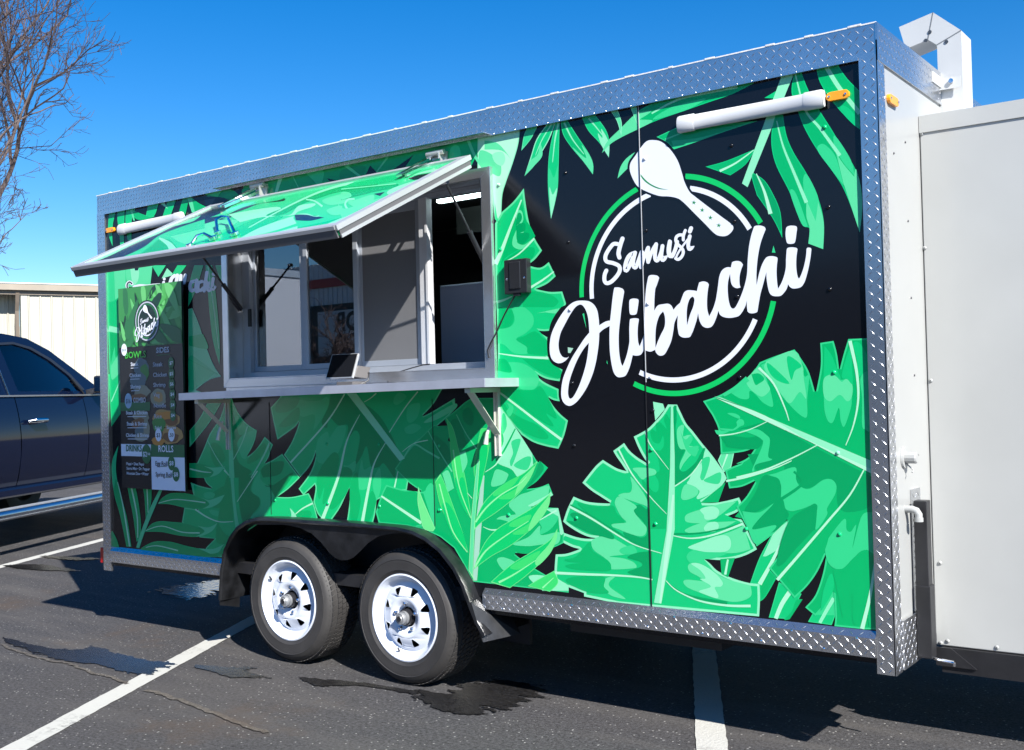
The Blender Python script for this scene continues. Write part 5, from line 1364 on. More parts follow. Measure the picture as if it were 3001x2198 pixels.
# --- wheels
def wheel(cx, cz, R, lean=0.0):
    yf = D - .018; W_ = .20
    r0 = .212
    # tyre
    b = MB(); prof = [(r0,.012),(r0+.004,-.002),(r0+.018,-.010),(r0+.022,-.0125),(r0+.026,-.0115),(r0+.055,-.016),(r0+.070,-.0145),(r0+.073,-.0165),(r0+.077,-.0135),(r0+.088,-.011),(R-.022,-.002),(R-.008,.012),(R-.0015,.03),(R,.055),(R,W_-.055),(R-.0015,W_-.03),(R-.008,W_-.01),(R-.03,W_+.004),(r0+.06,W_+.01),(r0,W_-.01),(r0,.012)]
    b.lathe(prof, (cx, yf, cz), 72, M_rubber)
    wroot = MB(); 
    T = P(b, 'wheel', smooth=True)
    # tread blocks and shoulder cuts
    t = MB(); NB = 76; rows = [(.010,.038,.0),(.044,.068,.5),(.074,.098,.0),(.104,.128,.5),(.134,.158,.0),(.164,.190,.5)]
    for k in range(NB):
        for (ya, yb_, ph) in rows:
            t0 = 2*math.pi*(k+ph*.6)/NB; t1 = t0 + 2*math.pi/NB*.72; sh = 2*math.pi/NB*.28
            ra = R-.004; rb = R+.006
            if ya < .02: rb = R-.001; 
            v_ = []
            for r_ in (ra, rb):
                for (y_, tt) in ((ya,t0),(ya,t1),(yb_,t1+sh),(yb_,t0+sh)):
                    v_.append((cx+r_*math.cos(tt), yf+y_, cz+r_*math.sin(tt)))
            t.add(v_, [(4,5,6,7),(0,1,5,4),(1,2,6,5),(2,3,7,6),(3,0,4,7)])
        tt = 2*math.pi*k/NB
        for r1_, r2_ in ((R-.045, R-.012),):
            a_ = .006; q = [(r1_,-a_),(r2_,-a_),(r2_,a_),(r1_,a_)]
            t.add([(cx+r_*math.cos(tt+aa), yf + (-.0095 if r_ < R-.03 else .0045), cz+r_*math.sin(tt+aa)) for r_, aa in q], [(0,1,2,3)])
    for r_ in (r0+.028, r0+.095):
        pass
    t.build('tread', M_rubber, parent=T, kind='stuff')
    # rim
    b = MB(); b.lathe([(r0+.001,.006),(r0+.003,-.006),(r0-.004,-.008),(r0-.012,.000),(r0-.018,.018),(r0-.030,.030),(r0-.042,.034),(r0-.048,.030)], (cx,yf,cz), 64, M_rim)
    b.lathe([(r0-.012,.004),(r0-.02,.12),(r0-.05,.16),(.02,.16)], (cx,yf,cz), 48, mat('rim_inside', (.02,.02,.022), .5))
    # disc with eight triangular openings
    Ro = r0-.048; zz = lambda r_: .030 + .022*(1-abs((r_-.105)/.06))*-1*(.06 < r_ < Ro) if False else (.030 - .026*max(0,min(1,(Ro-r_)/.045)) + .020*max(0,min(1,(.085-r_)/.03)))
    NS = 96
    def ringband(radii):
        vs = []; fs = []
        for r_ in radii:
            for k in range(NS):
                tt = 2*math.pi*k/NS; vs.append((cx+r_*math.cos(tt), yf+zz(r_), cz+r_*math.sin(tt)))
        for i in range(len(radii)-1):
            for k in range(NS): fs.append((i*NS+k, (i+1)*NS+k, (i+1)*NS+(k+1)%NS, i*NS+(k+1)%NS))
        b.add(vs, fs, M_rim)
    RA, RB = .153, .100
    ringband([Ro, Ro-.005, RA]); ringband([RB, .092, .084, .072, .062, .050])
    loops = [[(RA*math.cos(2*math.pi*k/NS), RA*math.sin(2*math.pi*k/NS)) for k in range(NS)], [(RB*math.cos(-2*math.pi*k/NS), RB*math.sin(-2*math.pi*k/NS)) for k in range(NS)]]
    for k in range(8):
        t0 = 2*math.pi*(k+.5)/8 + lean*.2; e = (math.cos(t0), math.sin(t0)); tgt = (-e[1], e[0])
        tri = [(.150, -.024, True), (.150, .024, True), (.104, 0, True)]
        rr_ = []
        for i in range(3):
            A_ = tri[i-1]; B_ = tri[i]; C_ = tri[(i+1) % 3]
            for u in (.22, .08):  rr_.append((B_[0]+(A_[0]-B_[0])*u, B_[1]+(A_[1]-B_[1])*u))
            for u in (.08, .22):  rr_.append((B_[0]+(C_[0]-B_[0])*u, B_[1]+(C_[1]-B_[1])*u))
            del rr_[-3:-1]
            m_x = (rr_[-1][0]+rr_[-2][0]+B_[0]*1.2)/3.2; m_y = (rr_[-1][1]+rr_[-2][1]+B_[1]*1.2)/3.2
            rr_.insert(len(rr_)-1, (m_x, m_y))
        loops.append([(r_*e[0]+w_*tgt[0], r_*e[1]+w_*tgt[1]) for r_, w_ in rr_])
    n0 = len(b.v)
    b.poly([[Vector((x, 0, z)) for x, z in lp] for lp in loops], m=M_rim)
    for i in range(n0, len(b.v)):
        x, _, z = b.v[i]; b.v[i] = (cx+x, yf+zz(math.hypot(x, z)), cz+z)
    # hub: bore, greased dark ring, grey cap, nuts
    b.lathe([(.052,zz(.05)+.0),(.050,zz(.05)+.02)], (cx,yf,cz), 32, M_rim)
    RM = b.build('rim', parent=T, smooth=True)
    b = MB()
    b.lathe([(0,-.002),(.040,-.002),(.040,.06)], (cx,yf,cz), 28, M_frame)
    b.lathe([(0,-.042),(.016,-.042),(.018,-.038),(.026,-.038),(.029,-.034),(.029,-.016),(.034,-.018),(.034,.0)], (cx,yf,cz), 28, mat('hub_cap_grey', (.30,.31,.32), .45, metal=.5))
    b.lathe([(0,-.0435),(.013,-.0435),(.014,-.042)], (cx,yf,cz), 20, M_black)
    b.build('hub', parent=T, smooth=True)
    b = MB()
    for k in range(5):
        tt = 2*math.pi*k/5 + .35 + lean; c_ = Vector((cx+.067*math.cos(tt), yf+zz(.067), cz+.067*math.sin(tt)))
        b.tube([c_, c_+Vector((0,-.016,0)), c_+Vector((0,-.020,0))], [.0095,.0095,.005], 6, M_chrome)
    b.build('lug_nuts', parent=T, kind='stuff')
    b = MB(); tt = (2.6 if lean else -1.9); c_ = Vector((cx+(r0-.028)*math.cos(tt), yf+.02, cz+(r0-.028)*math.sin(tt)))
    b.tube([c_, c_+Vector((.012,-.022,.02))], [.006,.004], 8, M_black); b.build('valve_stem', parent=T)
wheel(-3.612, .332, .330)
wheel(-4.448, .338, .330, 1.0)
for cy in (Y1-.25,):
    for cx in (-3.612, -4.448):
        b = MB(); b.lathe([(.0,0),(.21,0),(.24,-.01),(.31,-.0),(.33,.05),(.33,.2),(.2,.21)], (cx, cy, .332), 32, M_rubber); P(b, 'wheel', smooth=True)
        b = MB(); b.tube([(cx, D+.2, .332), (cx, cy, .332)], .035, 10); P(b, 'axle', M_frame)
# --- tongue, jack post, white equipment box, exhaust duct
b = MB(); yN = 4.46; nx1 = XR + 1.45
b.box((XR+.003, yN, .375), (nx1, yN+1.25, 2.478)); NB_ = P(b, 'equipment_box', M_white2, bevel=.004)
b = MB(); b.box((XR+.002, yN-.006, 2.418), (nx1+.004, yN+1.256, 2.486)); b.build('box_lid_rim', M_white2, parent=NB_)
b = MB()
for v_, x_, y_ in (('R3',995,1297),('R4',853,763),('R5',903,318),('R6',1160,255),('R6',1217,838),('R6',1585,885),('R6',1165,852)):
    q = onY(vp(v_, x_, y_), yN); dome(b, (q.x, yN-.001, q.z), .0085, .005, M_white, 10); dome(b, (q.x, yN-.0055, q.z), .0022, .001, M_black, 6)
b.build('box_rivets', parent=NB_, kind='stuff', smooth=True)
b = MB(); b.box((XR+.03, yN-.02, .275), (nx1+.5, yN+.08, .372)); b.box((XR+.03, yN+1.1, .275), (nx1+.5, yN+1.2, .372)); b.box((XR+.03,yN+.08,.30),(XR+.1,yN+1.1,.372)); P(b, 'tongue', M_frame)
b = MB(); g0 = onY(vp('R6',1240,880), yN-.03); g1 = onY(vp('R6',1435,1055), yN-.03)
b.poly([[(XR+.01, yN-.03, .373), (g0.x, yN-.03, .373), (g1.x, yN-.03, g1.z), (XR+.01, yN-.03, g1.z)]], off=(0,.008,0)); P(b, 'gusset_plate', M_frame)
jt = onX(vp('R5',850,1285), XR+.05); jb_ = onX(vp('R6',1060,970), XR+.05)
print('jack', jt, jb_)
b = MB(); b.box((XR+.016, jt.y-.025, jb_.z), (XR+.064, jt.y+.03, jt.z)); b.box((XR+.0155, jt.y-.029, jb_.z-.001), (XR+.069, jt.y+.034, jb_.z+.27)); P(b, 'stabiliser_leg', M_frame, bevel=.003)
b = MB(); c_ = Vector((XR+.07, jt.y+.0, .385)); b.tube([c_, c_+Vector((.02,-.015,0)), c_+Vector((.075,-.02,-.003))], .0065, 8, M_chrome); b.tube([c_+Vector((.075,-.02,-.003)), c_+Vector((.075,-.02,-.016))], .005, 8, M_chrome); P(b, 'jack_crank', smooth=True)
# duct: gooseneck sheet-metal, square section
yd = 4.78
dq = lambda x_, y_: onY(vp('R3', x_, y_), yd)
base_l = dq(1152,1070); base_r = dq(1390,1030); topr = dq(1395,290); apex = dq(1105,120); tipt = dq(775,262); tipb = dq(840,475); inner1 = dq(1055,385); inner2 = dq(1152,432)
xl, xr_ = dq(1152,700).x, dq(1390,700).x
prof = [(xl, 2.45), (xr_, 2.45), (xr_, topr.z), (apex.x, apex.z), (tipt.x, tipt.z), (tipb.x, tipb.z), (inner1.x, inner1.z), (xl, inner2.z)]
b = MB(); dpt = .16
b.poly([[(x, yd, z) for x, z in prof]], off=(0, dpt, 0)); DU = P(b, 'exhaust_duct', mat('duct_white', (.50,.51,.51), .3, noise=(4,.04), bump=(5,.08)))
b = MB(); dk_ = mat('seam_grey', (.16,.17,.18), .5)
for (a_, c_) in (((apex.x, apex.z), (inner1.x, inner1.z)), ((xr_, topr.z), (xl, inner2.z))):
    b.bar((a_[0], yd-.0006, a_[1]), (c_[0], yd-.0006, c_[1]), .0012, .004, up=(0,0,1), m=dk_)
for x_, y_ in ((1075,310),(1235,405),(860,467),(1035,392)):
    q = dq(x_, y_); b.tube([q, q+Vector((0,-.003,0))], .008, 8, mat('bolt_dark', (.15,.15,.15), .4, metal=.8))
b.build('duct_seams', parent=DU, kind='stuff')
b = MB(); b.mi_of(MATS['duct_white']); qa = dq(1030,790); qb = dq(1385,740); qc = dq(1380,850); qd = dq(1065,905)
b.poly([[ (qa.x, yd-.02, qa.z), (qb.x, yd-.02, qb.z), (qc.x, yd-.02, qc.z), (qd.x, yd-.02, qd.z)]], off=(0,.003,0)); b.box((XR+.009, yd-.14, qd.z+.01), (XR+.014, yd-.02, qa.z)); b.tube([dq(1295,795)+Vector((0,-.03,0)), dq(1295,795)+Vector((0,-.018,0))], .010, 8, M_chrome)
b.build('duct_bracket', parent=DU)
# round inlet and elbow on the front wall
q = onX(vp('R5',705,940), XR+.01)
b = MB(); c_ = Vector((XR, q.y, q.z)); b.tube([c_+Vector((.0006,0,0)), c_+Vector((.008,0,0))], [.042,.039], 24, M_white); b.tube([c_+Vector((.008,0,0)), c_+Vector((.045,0,0)), c_+Vector((.05,0,0))], [.022,.022,.018], 12, M_white)
b.tube([c_+Vector((.01,.0,-.022)), c_+Vector((.03,.01,-.045)), c_+Vector((.03,.0,-.055))], .003, 6, M_white); P(b, 'water_inlet', smooth=False)
q = onX(vp('R5',720,1355), XR+.01); c_ = Vector((XR, q.y, q.z))
b = MB(); b.tube([c_, c_+Vector((.025,0,.0)), c_+Vector((.04,0,-.005)), c_+Vector((.048,0,-.018)), c_+Vector((.048,0,-.042))], .0135, 16, M_white); b.tube([c_+Vector((.048,0,-.030)), c_+Vector((.048,0,-.045))], .016, 16, M_white); P(b, 'drain_elbow', smooth=True)
# ================================================================== menu board
mx0, mx1, mz0, mz1 = -5.912, -5.286, .895, 2.12
MBD = thing('menu_board', 'tall black and green printed menu board fixed left of the serving window', 'menu board', loc=(-5.6, D-.02, mz0))
ym = D-.040
b = MB(); b.box((mx0, ym, mz0), (mx1, D-.026, mz1)); BO = keep(b.build('board', mat('board_black', (.016,.016,.018), .25)), MBD)
mk = lambda n, c, r=.3: mat(n, c, r)
def rect(mb, x0, z0, x1, z1, lev, m): mb.add([(x0,ym-.0003*lev,z0),(x1,ym-.0003*lev,z0),(x1,ym-.0003*lev,z1),(x0,ym-.0003*lev,z1)], [(0,1,2,3)], m)
gx = lambda f: mx0 + (mx1-mx0)*f
gz = lambda f: mz1 - (mz1-mz0)*f
gd = mk('menu_green', (.02,.16,.055)); wt = mk('menu_white', (.84,.87,.95)); bkm = mk('menu_black', (.016,.016,.018))
b = MB(); rect(b, mx0, gz(.297), mx1, mz1, 1, mk('menu_leaf_mid', (.05,.27,.07)))
rnd = random.Random(3)
lf = [mk('menu_leaf_a', (.08,.42,.09)), mk('menu_leaf_b', (.03,.17,.06)), mk('menu_leaf_c', (.15,.56,.17)), mk('menu_leaf_d', (.012,.05,.03))]
lev = 2
for k in range(46):
    cx_ = gx(rnd.uniform(.06,.94)); cz_ = gz(rnd.uniform(.02,.28)); L_ = rnd.uniform(.05,.16); a_ = rnd.uniform(0, 6.28); w_ = L_*rnd.uniform(.14,.3)
    pts = []
    for t_ in range(12):
        u_ = t_/6*math.pi; pts.append((cx_ + L_*math.cos(u_)*math.cos(a_) - w_*math.sin(u_)*math.sin(a_)*(1-.5*math.cos(u_)), cz_ + L_*math.cos(u_)*math.sin(a_) + w_*math.sin(u_)*math.cos(a_)*(1-.5*math.cos(u_))))
    pts = [(min(max(x, mx0+.002), mx1-.002), min(max(z, gz(.296)), mz1-.002)) for x, z in pts]
    b.poly([[(x, ym-.0003-.00008*k, z) for x, z in pts]], m=lf[k % 4])
keep(b.build('leaf_picture', fix=False), BO) if False else b.build('leaf_picture', parent=BO, fix=False)
b = MB()
rect(b, mx0, gz(.722), gx(.49), gz(.655+.005), 3, gd) if False else None
zc = gz(.592); rect(b, mx0, gz(.615), gx(.485), gz(.572), 5, gd)
b.build('printed_band', parent=BO, fix=False)
for q_ in ((mx0, gz(.840), gx(.485), gz(.780), wt), (gx(.487), gz(.840), mx1, gz(.780), gd), (gx(.487), mz0, mx1, gz(.8405), wt)):
    b = MB(); rect(b, *q_[:4], 5, q_[4]); b.build('printed_band', parent=BO, fix=False)
# food pictures
b = MB()
def blob(cx_, cz_, rx, rz, m, lv, seed):
    r_ = random.Random(seed); ph = [r_.uniform(0, 6.28) for _ in range(3)]
    pts = [(cx_ + rx*math.cos(t)*(1+.10*math.sin(3*t+ph[0])+.05*math.sin(7*t+ph[1])), ym-.0003*lv, cz_ + rz*math.sin(t)*(1+.10*math.sin(2*t+ph[2])+.05*math.sin(6*t+ph[0]))) for t in [2*math.pi*k/26 for k in range(26)]]
    b.poly([pts], m=m)
fd = [mk('food_tan', (.50,.28,.09)), mk('food_brown', (.22,.09,.03)), mk('food_pale', (.30,.28,.19)), mk('food_green', (.05,.26,.05)), mk('food_glass', (.10,.16,.18)), mk('food_orange', (.62,.25,.04))]
W_m = mx1-mx0; H_m = mz1-mz0
for (fx, fz, rx, rz, mi_, lv) in ((.62,.55,.12,.045,2,3),(.62,.55,.07,.028,0,4),(.72,.655,.21,.045,0,3),(.80,.66,.12,.03,1,4),(.72,.64,.15,.02,5,5),(.83,.735,.16,.045,0,6),(.80,.745,.12,.025,1,7),(.62,.685,.10,.04,3,8),(.60,.765,.10,.02,5,8),
        (.36,.40,.12,.045,4,2),(.40,.43,.07,.045,3,3),(.30,.47,.13,.045,4,4),(.36,.52,.13,.03,2,5),(.30,.55,.12,.02,1,6),(.34,.64,.13,.03,2,3),(.30,.68,.12,.03,1,4),(.36,.72,.12,.035,4,5),(.42,.70,.05,.05,2,6),(.33,.745,.10,.02,2,7)):
    cx_ = gx(fx); rx_ = rx*W_m
    cx_ = min(max(cx_, mx0+rx_*1.16), mx1-rx_*1.16)
    blob(cx_, gz(fz), rx_, rz*H_m, fd[mi_], lv, int(fx*1000+fz*77))
b.build('food_pictures', parent=BO, fix=False)
def disc(mb, cx_, cz_, r, lv, m): mb.poly([[(cx_+r*math.cos(2*math.pi*k/20)*.9, ym-.0003*lv, cz_+r*1.15*math.sin(2*math.pi*k/20)) for k in range(20)]], m=m)
b = MB(); badges = []
for f_, z_, m_, s_ in ((.855,.46,gd,'$7'),(.855,.522,gd,'$5'),(.855,.583,gd,'$6'),(.855,.640,gd,'$4'),(.85,.695,gd,'$4'),(.85,.745,gd,'$4')): badges.append((f_, z_, .021, m_, s_))
BZ = {}
rows = [('Steak',.432,'$7'),('Chicken',.495,'$5'),('Shrimp',.553,'$6'),('Veg',.612,'$4'),('Noodle',.668,'$4'),('Rice',.718-.0,'$4')]
# vertical fractions measured on the photographed board
zf = lambda y, x=.7: (y - (92 - 24*x)) / ((1568+30*x) - (92-24*x))
fr_ = lambda X, Y: ((X-72)/ (530-72), zf(Y, (X-72)/458))
def tx(s, X, Y, h, w=None, m=None, lv=10, bold=0.0, name='menu_text', align='CENTER', shear=0.0, parent=None):
    """lettering: X, Y measured on the photographed board, h cap height in metres"""
    cu = bpy.data.curves.new(name, 'FONT'); cu.body = s; cu.size = 1.0; cu.align_x = align; cu.offset = bold; cu.shear = shear; cu.resolution_u = 2
    to = bpy.data.objects.new(name, cu); COL.objects.link(to)
    dg_ = bpy.context.evaluated_depsgraph_get(); me = bpy.data.meshes.new_from_object(to.evaluated_get(dg_)); bpy.data.objects.remove(to)
    xs = [v.co.x for v in me.vertices]; 
    sx_ = w/(max(xs)-min(xs)) if w else h/.72*.75
    sz_ = h/.72
    fx, fz = fr_(X, Y); cx_ = gx(fx); cz_ = gz(fz)
    for v in me.vertices:
        v.co = Vector((cx_ + v.co.x*sx_, ym-.0003*lv, cz_ + v.co.y*sz_))
    me.materials.clear(); me.materials.append(m or wt)
    o = bpy.data.objects.new(name, me); COL.objects.link(o); o.parent = parent or BO
    return o
k_ = (mx1-mx0)/458
lg = mk('menu_bright_green', (.05,.42,.05)); lw = mk('menu_pale', (.55,.58,.66))
tx('BOWLS', 195, 610, .040, 155*k_, lg, bold=.02)
tx('SIDES', 394, 582, .032, 92*k_, lw, bold=.02)
for s_, Y_ in (('Steak',682),('Chicken',758),('Shrimp',832),('Veg',905),('Noodle',983),('Rice',1062)):
    w_ = {'Steak':70,'Chicken':98,'Shrimp':88,'Veg':45,'Noodle':86,'Rice':54}[s_]
    tx(s_, 322, Y_, .026, w_*k_, lw, bold=.01, align='LEFT')
for s_, X_, Y_, w_ in (('Steak',188,670,58),('Chicken',192,752,84),('Shrimp',193,836,76),('Steak & Chicken',197,1028,160),('Steak & Shrimp',197,1110,152),('Chicken & Shrimp',199,1195,172)):
    tx(s_, X_, Y_, .023, w_*k_, wt, bold=.015, lv=12)
b2 = MB()
for X_, Y_, w_ in ((188,683,56),(188,765,70),(190,851,60),(197,1042,140),(197,1125,142),(199,1208,145),(400,598,95)):
    fx, fz = fr_(X_, Y_); rect(b2, gx(fx)-w_*k_/2, gz(fz)-.0035, gx(fx)+w_*k_/2, gz(fz), 12, wt if Y_ != 598 else gd)
for X_, Y_ in ((385,1414),(417,1494)):
    fx, fz = fr_(X_, Y_); rect(b2, gx(fx)-.028, gz(fz)-.003, gx(fx)+.028, gz(fz), 12, gd)
b2.build('text_underlines', parent=BO, fix=False, kind='stuff')
tx('COMBO', 220, 942, .032, 92*k_, lw, lv=12, bold=.02)
tx('DRINKS', 170, 1300, .040, 118*k_, gd, lv=12, bold=.02)
tx('ROLLS', 402, 1310, .040, 106*k_, wt, lv=12, bold=.02)
tx('Egg Roll', 325, 1408, .028, 84*k_, bkm, lv=12, bold=.01, align='LEFT')
tx('Spring Roll', 325, 1488, .028, 116*k_, bkm, lv=12, bold=.01, align='LEFT')
tx('Salad', 352, 1142, .020, 46*k_, wt, lv=12, bold=.01); tx('Sauces', 444, 1144, .020, 64*k_, wt, lv=12, bold=.01)
tx('Pepsi \u2022 Diet Pepsi', 112, 1400, .018, 130*k_, wt, lv=12, bold=.012, align='LEFT')
tx('Sierra Mist \u2022 Dr. Pepper', 112, 1434, .018, 172*k_, wt, lv=12, bold=.012, align='LEFT')
tx('Mountain Dew \u2022 Water', 112, 1470, .018, 162*k_, wt, lv=12, bold=.012, align='LEFT')
b3 = MB()
for X_, Y_, r_, m_ in ((452,662,18,gd),(453,740,18,gd),(453,815,18,gd),(456,890,18,gd),(457,968,18,gd),(457,1044,18,gd),(112,546,19,wt),(136,926,24,mk('menu_blue_white',(.35,.52,.66))),(352,1184,20,wt),(444,1186,20,wt),(263,1322,30,gd),(440,1393,22,gd),(470,1474,22,gd)):
    fx, fz = fr_(X_, Y_); disc(b3, gx(fx), gz(fz), r_*k_*1.25, 11, m_)
b3.build('price_discs', parent=BO, fix=False)
for s_, X_, Y_, w_, h_, m_ in (('$7',453,674,22,.020,wt),('$5',453,752,24,.020,wt),('$6',454,827,24,.020,wt),('$4',456,902,24,.020,wt),('$4',457,980,24,.020,wt),('$4',457,1056,24,.020,wt),('$13',112,556,26,.014,gd),('$16',136,944,34,.028,bkm),('$3',352,1200,26,.024,bkm),('.50',444,1200,30,.022,bkm),('$2',252,1340,30,.030,wt),('50',280,1330,20,.014,wt),('$8',440,1408,30,.026,wt),('$8',470,1490,30,.026,wt)):
    tx(s_, X_, Y_, h_, w_*k_, m_, lv=13, bold=.015)
# small logo on the board
b = MB()
def ringm(cx_, cz_, r, w_, m_, lv, a0=0, a1=2*math.pi):
    N = 40; vs = []; 
    for k in range(N+1):
        t = a0+(a1-a0)*k/N
        vs += [(cx_+r*math.cos(t), ym-.0003*lv-.004, cz_+r*math.sin(t)*1.02), (cx_+(r-w_)*math.cos(t), ym-.0003*lv-.004, cz_+(r-w_)*math.sin(t)*1.02)]
    b.add(vs, [(2*k,2*k+1,2*k+3,2*k+2) for k in range(N)], m_)
fx, fz = fr_(287, 345); cx_, cz_ = gx(fx), gz(fz); rr = 83*k_
b.poly([[(cx_+rr*1.12*math.cos(2*math.pi*k/28), ym-.0042, cz_+rr*1.12*math.sin(2*math.pi*k/28)) for k in range(28)]], m=mk('menu_navy', (.012,.03,.025)))
ringm(cx_, cz_, rr*1.02, .008, lw, 2); ringm(cx_, cz_, rr*.92, .010, gd, 3); ringm(cx_, cz_, rr*.78, .007, wt, 4, 1.9, 6.0)
b.build('small_logo_ring', parent=BO, fix=False)
# small lettering reuses the traced logo outline, scaled onto the board
src = [onY(p) for p in (vp('Q6',90,880), vp('Q7',1645,340), vp('Q7',1090,80), vp('Q6',340,1560))]
lx0, lx1 = src[0].x, src[1].x; lz1, lz0 = src[2].z, src[3].z
def small(p):
    q = onY(p); fx = (q.x-lx0)/(lx1-lx0); s_ = rr*2.15/(lx1-lx0)
    return Vector((cx_-rr*1.08 + (q.x-lx0)*s_, ym-.0062, cz_-rr*1.08 + (q.z-lz0)*s_))
def ink_small(c): return {'wh': wt, 'bk': mk('menu_navy', (.012,.03,.025)), 'dg': gd, 'k3': gd}.get(c, wt)
prints(LOGO.replace('STARS','').replace('logo_', 'small_logo_'), small, Nw, BO, inkf=ink_small)

# ================================================================== tablet on the shelf
t4 = lambda x_, y_: vp('T4', x_, y_)
zt_ = shelf_z(-4.0)+.002
q = onZ(t4(1420,1450), zt_); print('tablet base', q)
ty = min(max(q.y, sy+.06), D-.05)
ql = onY(t4(1270,1400), ty-.045); qr = onY(t4(1555,1395), ty-.045); qt = onY(t4(1620,1135), ty+.02); qtl = onY(t4(1330,1140), ty+.02)
TB = thing('tablet_register', 'black touchscreen tablet register tilted on a grey stand on the steel shelf', 'tablet', loc=((ql.x+qr.x)/2, ty, zt_))
b = MB(); A = Vector((ql.x, ty-.045, ql.z+.002)); Bq = Vector((qr.x, ty-.045, qr.z+.002)); C_ = Vector((qt.x, ty+.02, qt.z)); D_ = Vector((qtl.x, ty+.02, qtl.z))
A.z = Bq.z = (A.z+Bq.z)/2; C_.z = D_.z = (C_.z+D_.z)/2; D_.x = A.x + (C_.x-Bq.x)
nrm = (Bq-A).cross(C_-Bq).normalized()
if nrm.y > 0: nrm = -nrm
b.hexa([A,Bq,C_,D_], -nrm*.012); keep(b.build('case', mat('tablet_silver', (.62,.63,.65), .3, metal=.6), bevel=.003), TB)
b = MB(); cen = (A+Bq+C_+D_)/4; sc_ = lambda p, k: cen + (p-cen)*k + nrm*.0012
b.add([sc_(A,.93), sc_(Bq,.93), sc_(C_,.93), sc_(D_,.93)], [(0,1,2,3)]); keep(b.build('screen', mat('screen_black', (.008,.009,.012), .05, spec=.8)), TB)
b = MB(); b.hexa([A.lerp(Bq,.3)-nrm*.014+Vector((0,0,.01)), Bq-nrm*.014+Vector((0,0,.01)), C_.lerp(Bq,.45)-nrm*.014, D_.lerp(A,.45)-nrm*.014], Vector((.02,.07,-.01)))
b.box((A.x+.07, ty-.04, zt_), (Bq.x-.005, ty+.055, zt_+.018)); keep(b.build('stand', mat('stand_dark', (.10,.095,.095), .4), bevel=.003), TB)
b = MB(); pts = [Vector((Bq.x-.01, ty+.04, zt_+.05)), Vector((Bq.x+.02, ty+.05, zt_+.06)), Vector((Bq.x+.03, ty+.03, zt_+.02)), Vector((Bq.x+.015, ty+.0, zt_+.004))]
pts2 = [Vector((onY(vp('T5',*p_), D-.10).x, D-.10+k_i*.03, zt_+.003)) for k_i, p_ in enumerate(((220,1440),(300,1435),(400,1405)))]
pts3 = [onY(vp('T5',*p_), D+.01) for p_ in ((500,1355),(620,1325),(750,1285),(860,1255),(930,1250))]
b.tube(pts + pts2 + pts3, .003, 6); tag(b.build('charging_cable', M_cable, smooth=True), 'thin black cable trailing from the tablet along the shelf to the window', 'cable')
# ================================================================== dark blue pickup parked beyond the trailer
def frame_of(o, xdir):
    """matrix placing local x along xdir (forward), local y to the left, origin o"""
    x = Vector(xdir).normalized(); z = Vector((0,0,1)); y = z.cross(x)
    m = Matrix.Identity(4)
    for i in range(3): m[i][0] = x[i]; m[i][1] = y[i]; m[i][2] = z[i]; m[i][3] = o[i]
    return m
TS = 1.12
q = onZ((116, 1490), .414)
M_truck = mat('navy_car_paint', (.003,.006,.020), .07, spec=.38, coat=.0)
M_tglass = mat('truck_glass', (.03,.075,.10), .03, spec=.9)
M_chr2 = mat('truck_chrome', (.6,.62,.65), .12, metal=1.0)
# local frame: x forward (away from the camera), y left, origin on the ground below the right side, at the rear door edge
org = Vector((q.x, q.y, 0)) + Vector((0,0,1)).cross(LOT)*.224 - LOT*.05*TS
TM = frame_of(org, LOT) @ Matrix.Scale(TS, 4)
TK = thing('pickup_truck', 'dark navy blue crew cab pickup truck parked left behind the trailer', 'pickup truck'); TK.matrix_world = TM
def TP(mb, name, m=None, parent=None, **k):
    o = mb.build(name, m, parent=parent or TK, **k); return o
# side profile of the cab, coordinates (x forward, z), right side at y=0, width 2.0 to the left (+y)
def lofty(prof, ys, mb, m=None):
    """prof: function z-> inset ; simple side loft: list of (x,z,inset)"""
    n = len(prof)
    vs = []
    for s in (0, 1):
        for (x, z, ins) in prof:
            vs.append((x, ins if s == 0 else 2.0-ins, z))
    fs = [(i, (i+1) % n, (i+1) % n + n, i + n) for i in range(n)]
    o = len(mb.v); mb.add(vs, fs, m)
    for s in (0, 1):
        lp = [Vector(vs[s*n+i]) for i in range(n)]
        fl = [Vector((p.x, 0, p.z)) for p in lp]
        for t in tessellate_polygon([fl]): mb.f.append([o + s*n + i for i in (t if s else t[::-1])]); mb.mi.append(mb.mi_of(m) if m else 0)
# lower body
b = MB()
low = [(-3.3,.62,.03),(-3.3,1.30,.04),(-1.45,1.32,.04),(-1.42,1.32,.03),(2.05,1.36,.02),(3.6,1.26,.12),(3.75,1.10,.10),(3.75,.60,.10),(3.3,.55,.06),(3.2,.80,.03),(2.95,.98,.03),(2.55,.98,.03),(2.3,.80,.03),(2.2,.52,.03),(-1.5,.50,.03),(-1.6,.8,.03),(-1.85,.98,.03),(-2.25,.98,.03),(-2.5,.8,.03),(-2.6,.55,.03)]
lofty(low, None, b); BODY = TP(b, 'body', M_truck, smooth=True, bevel=.02)
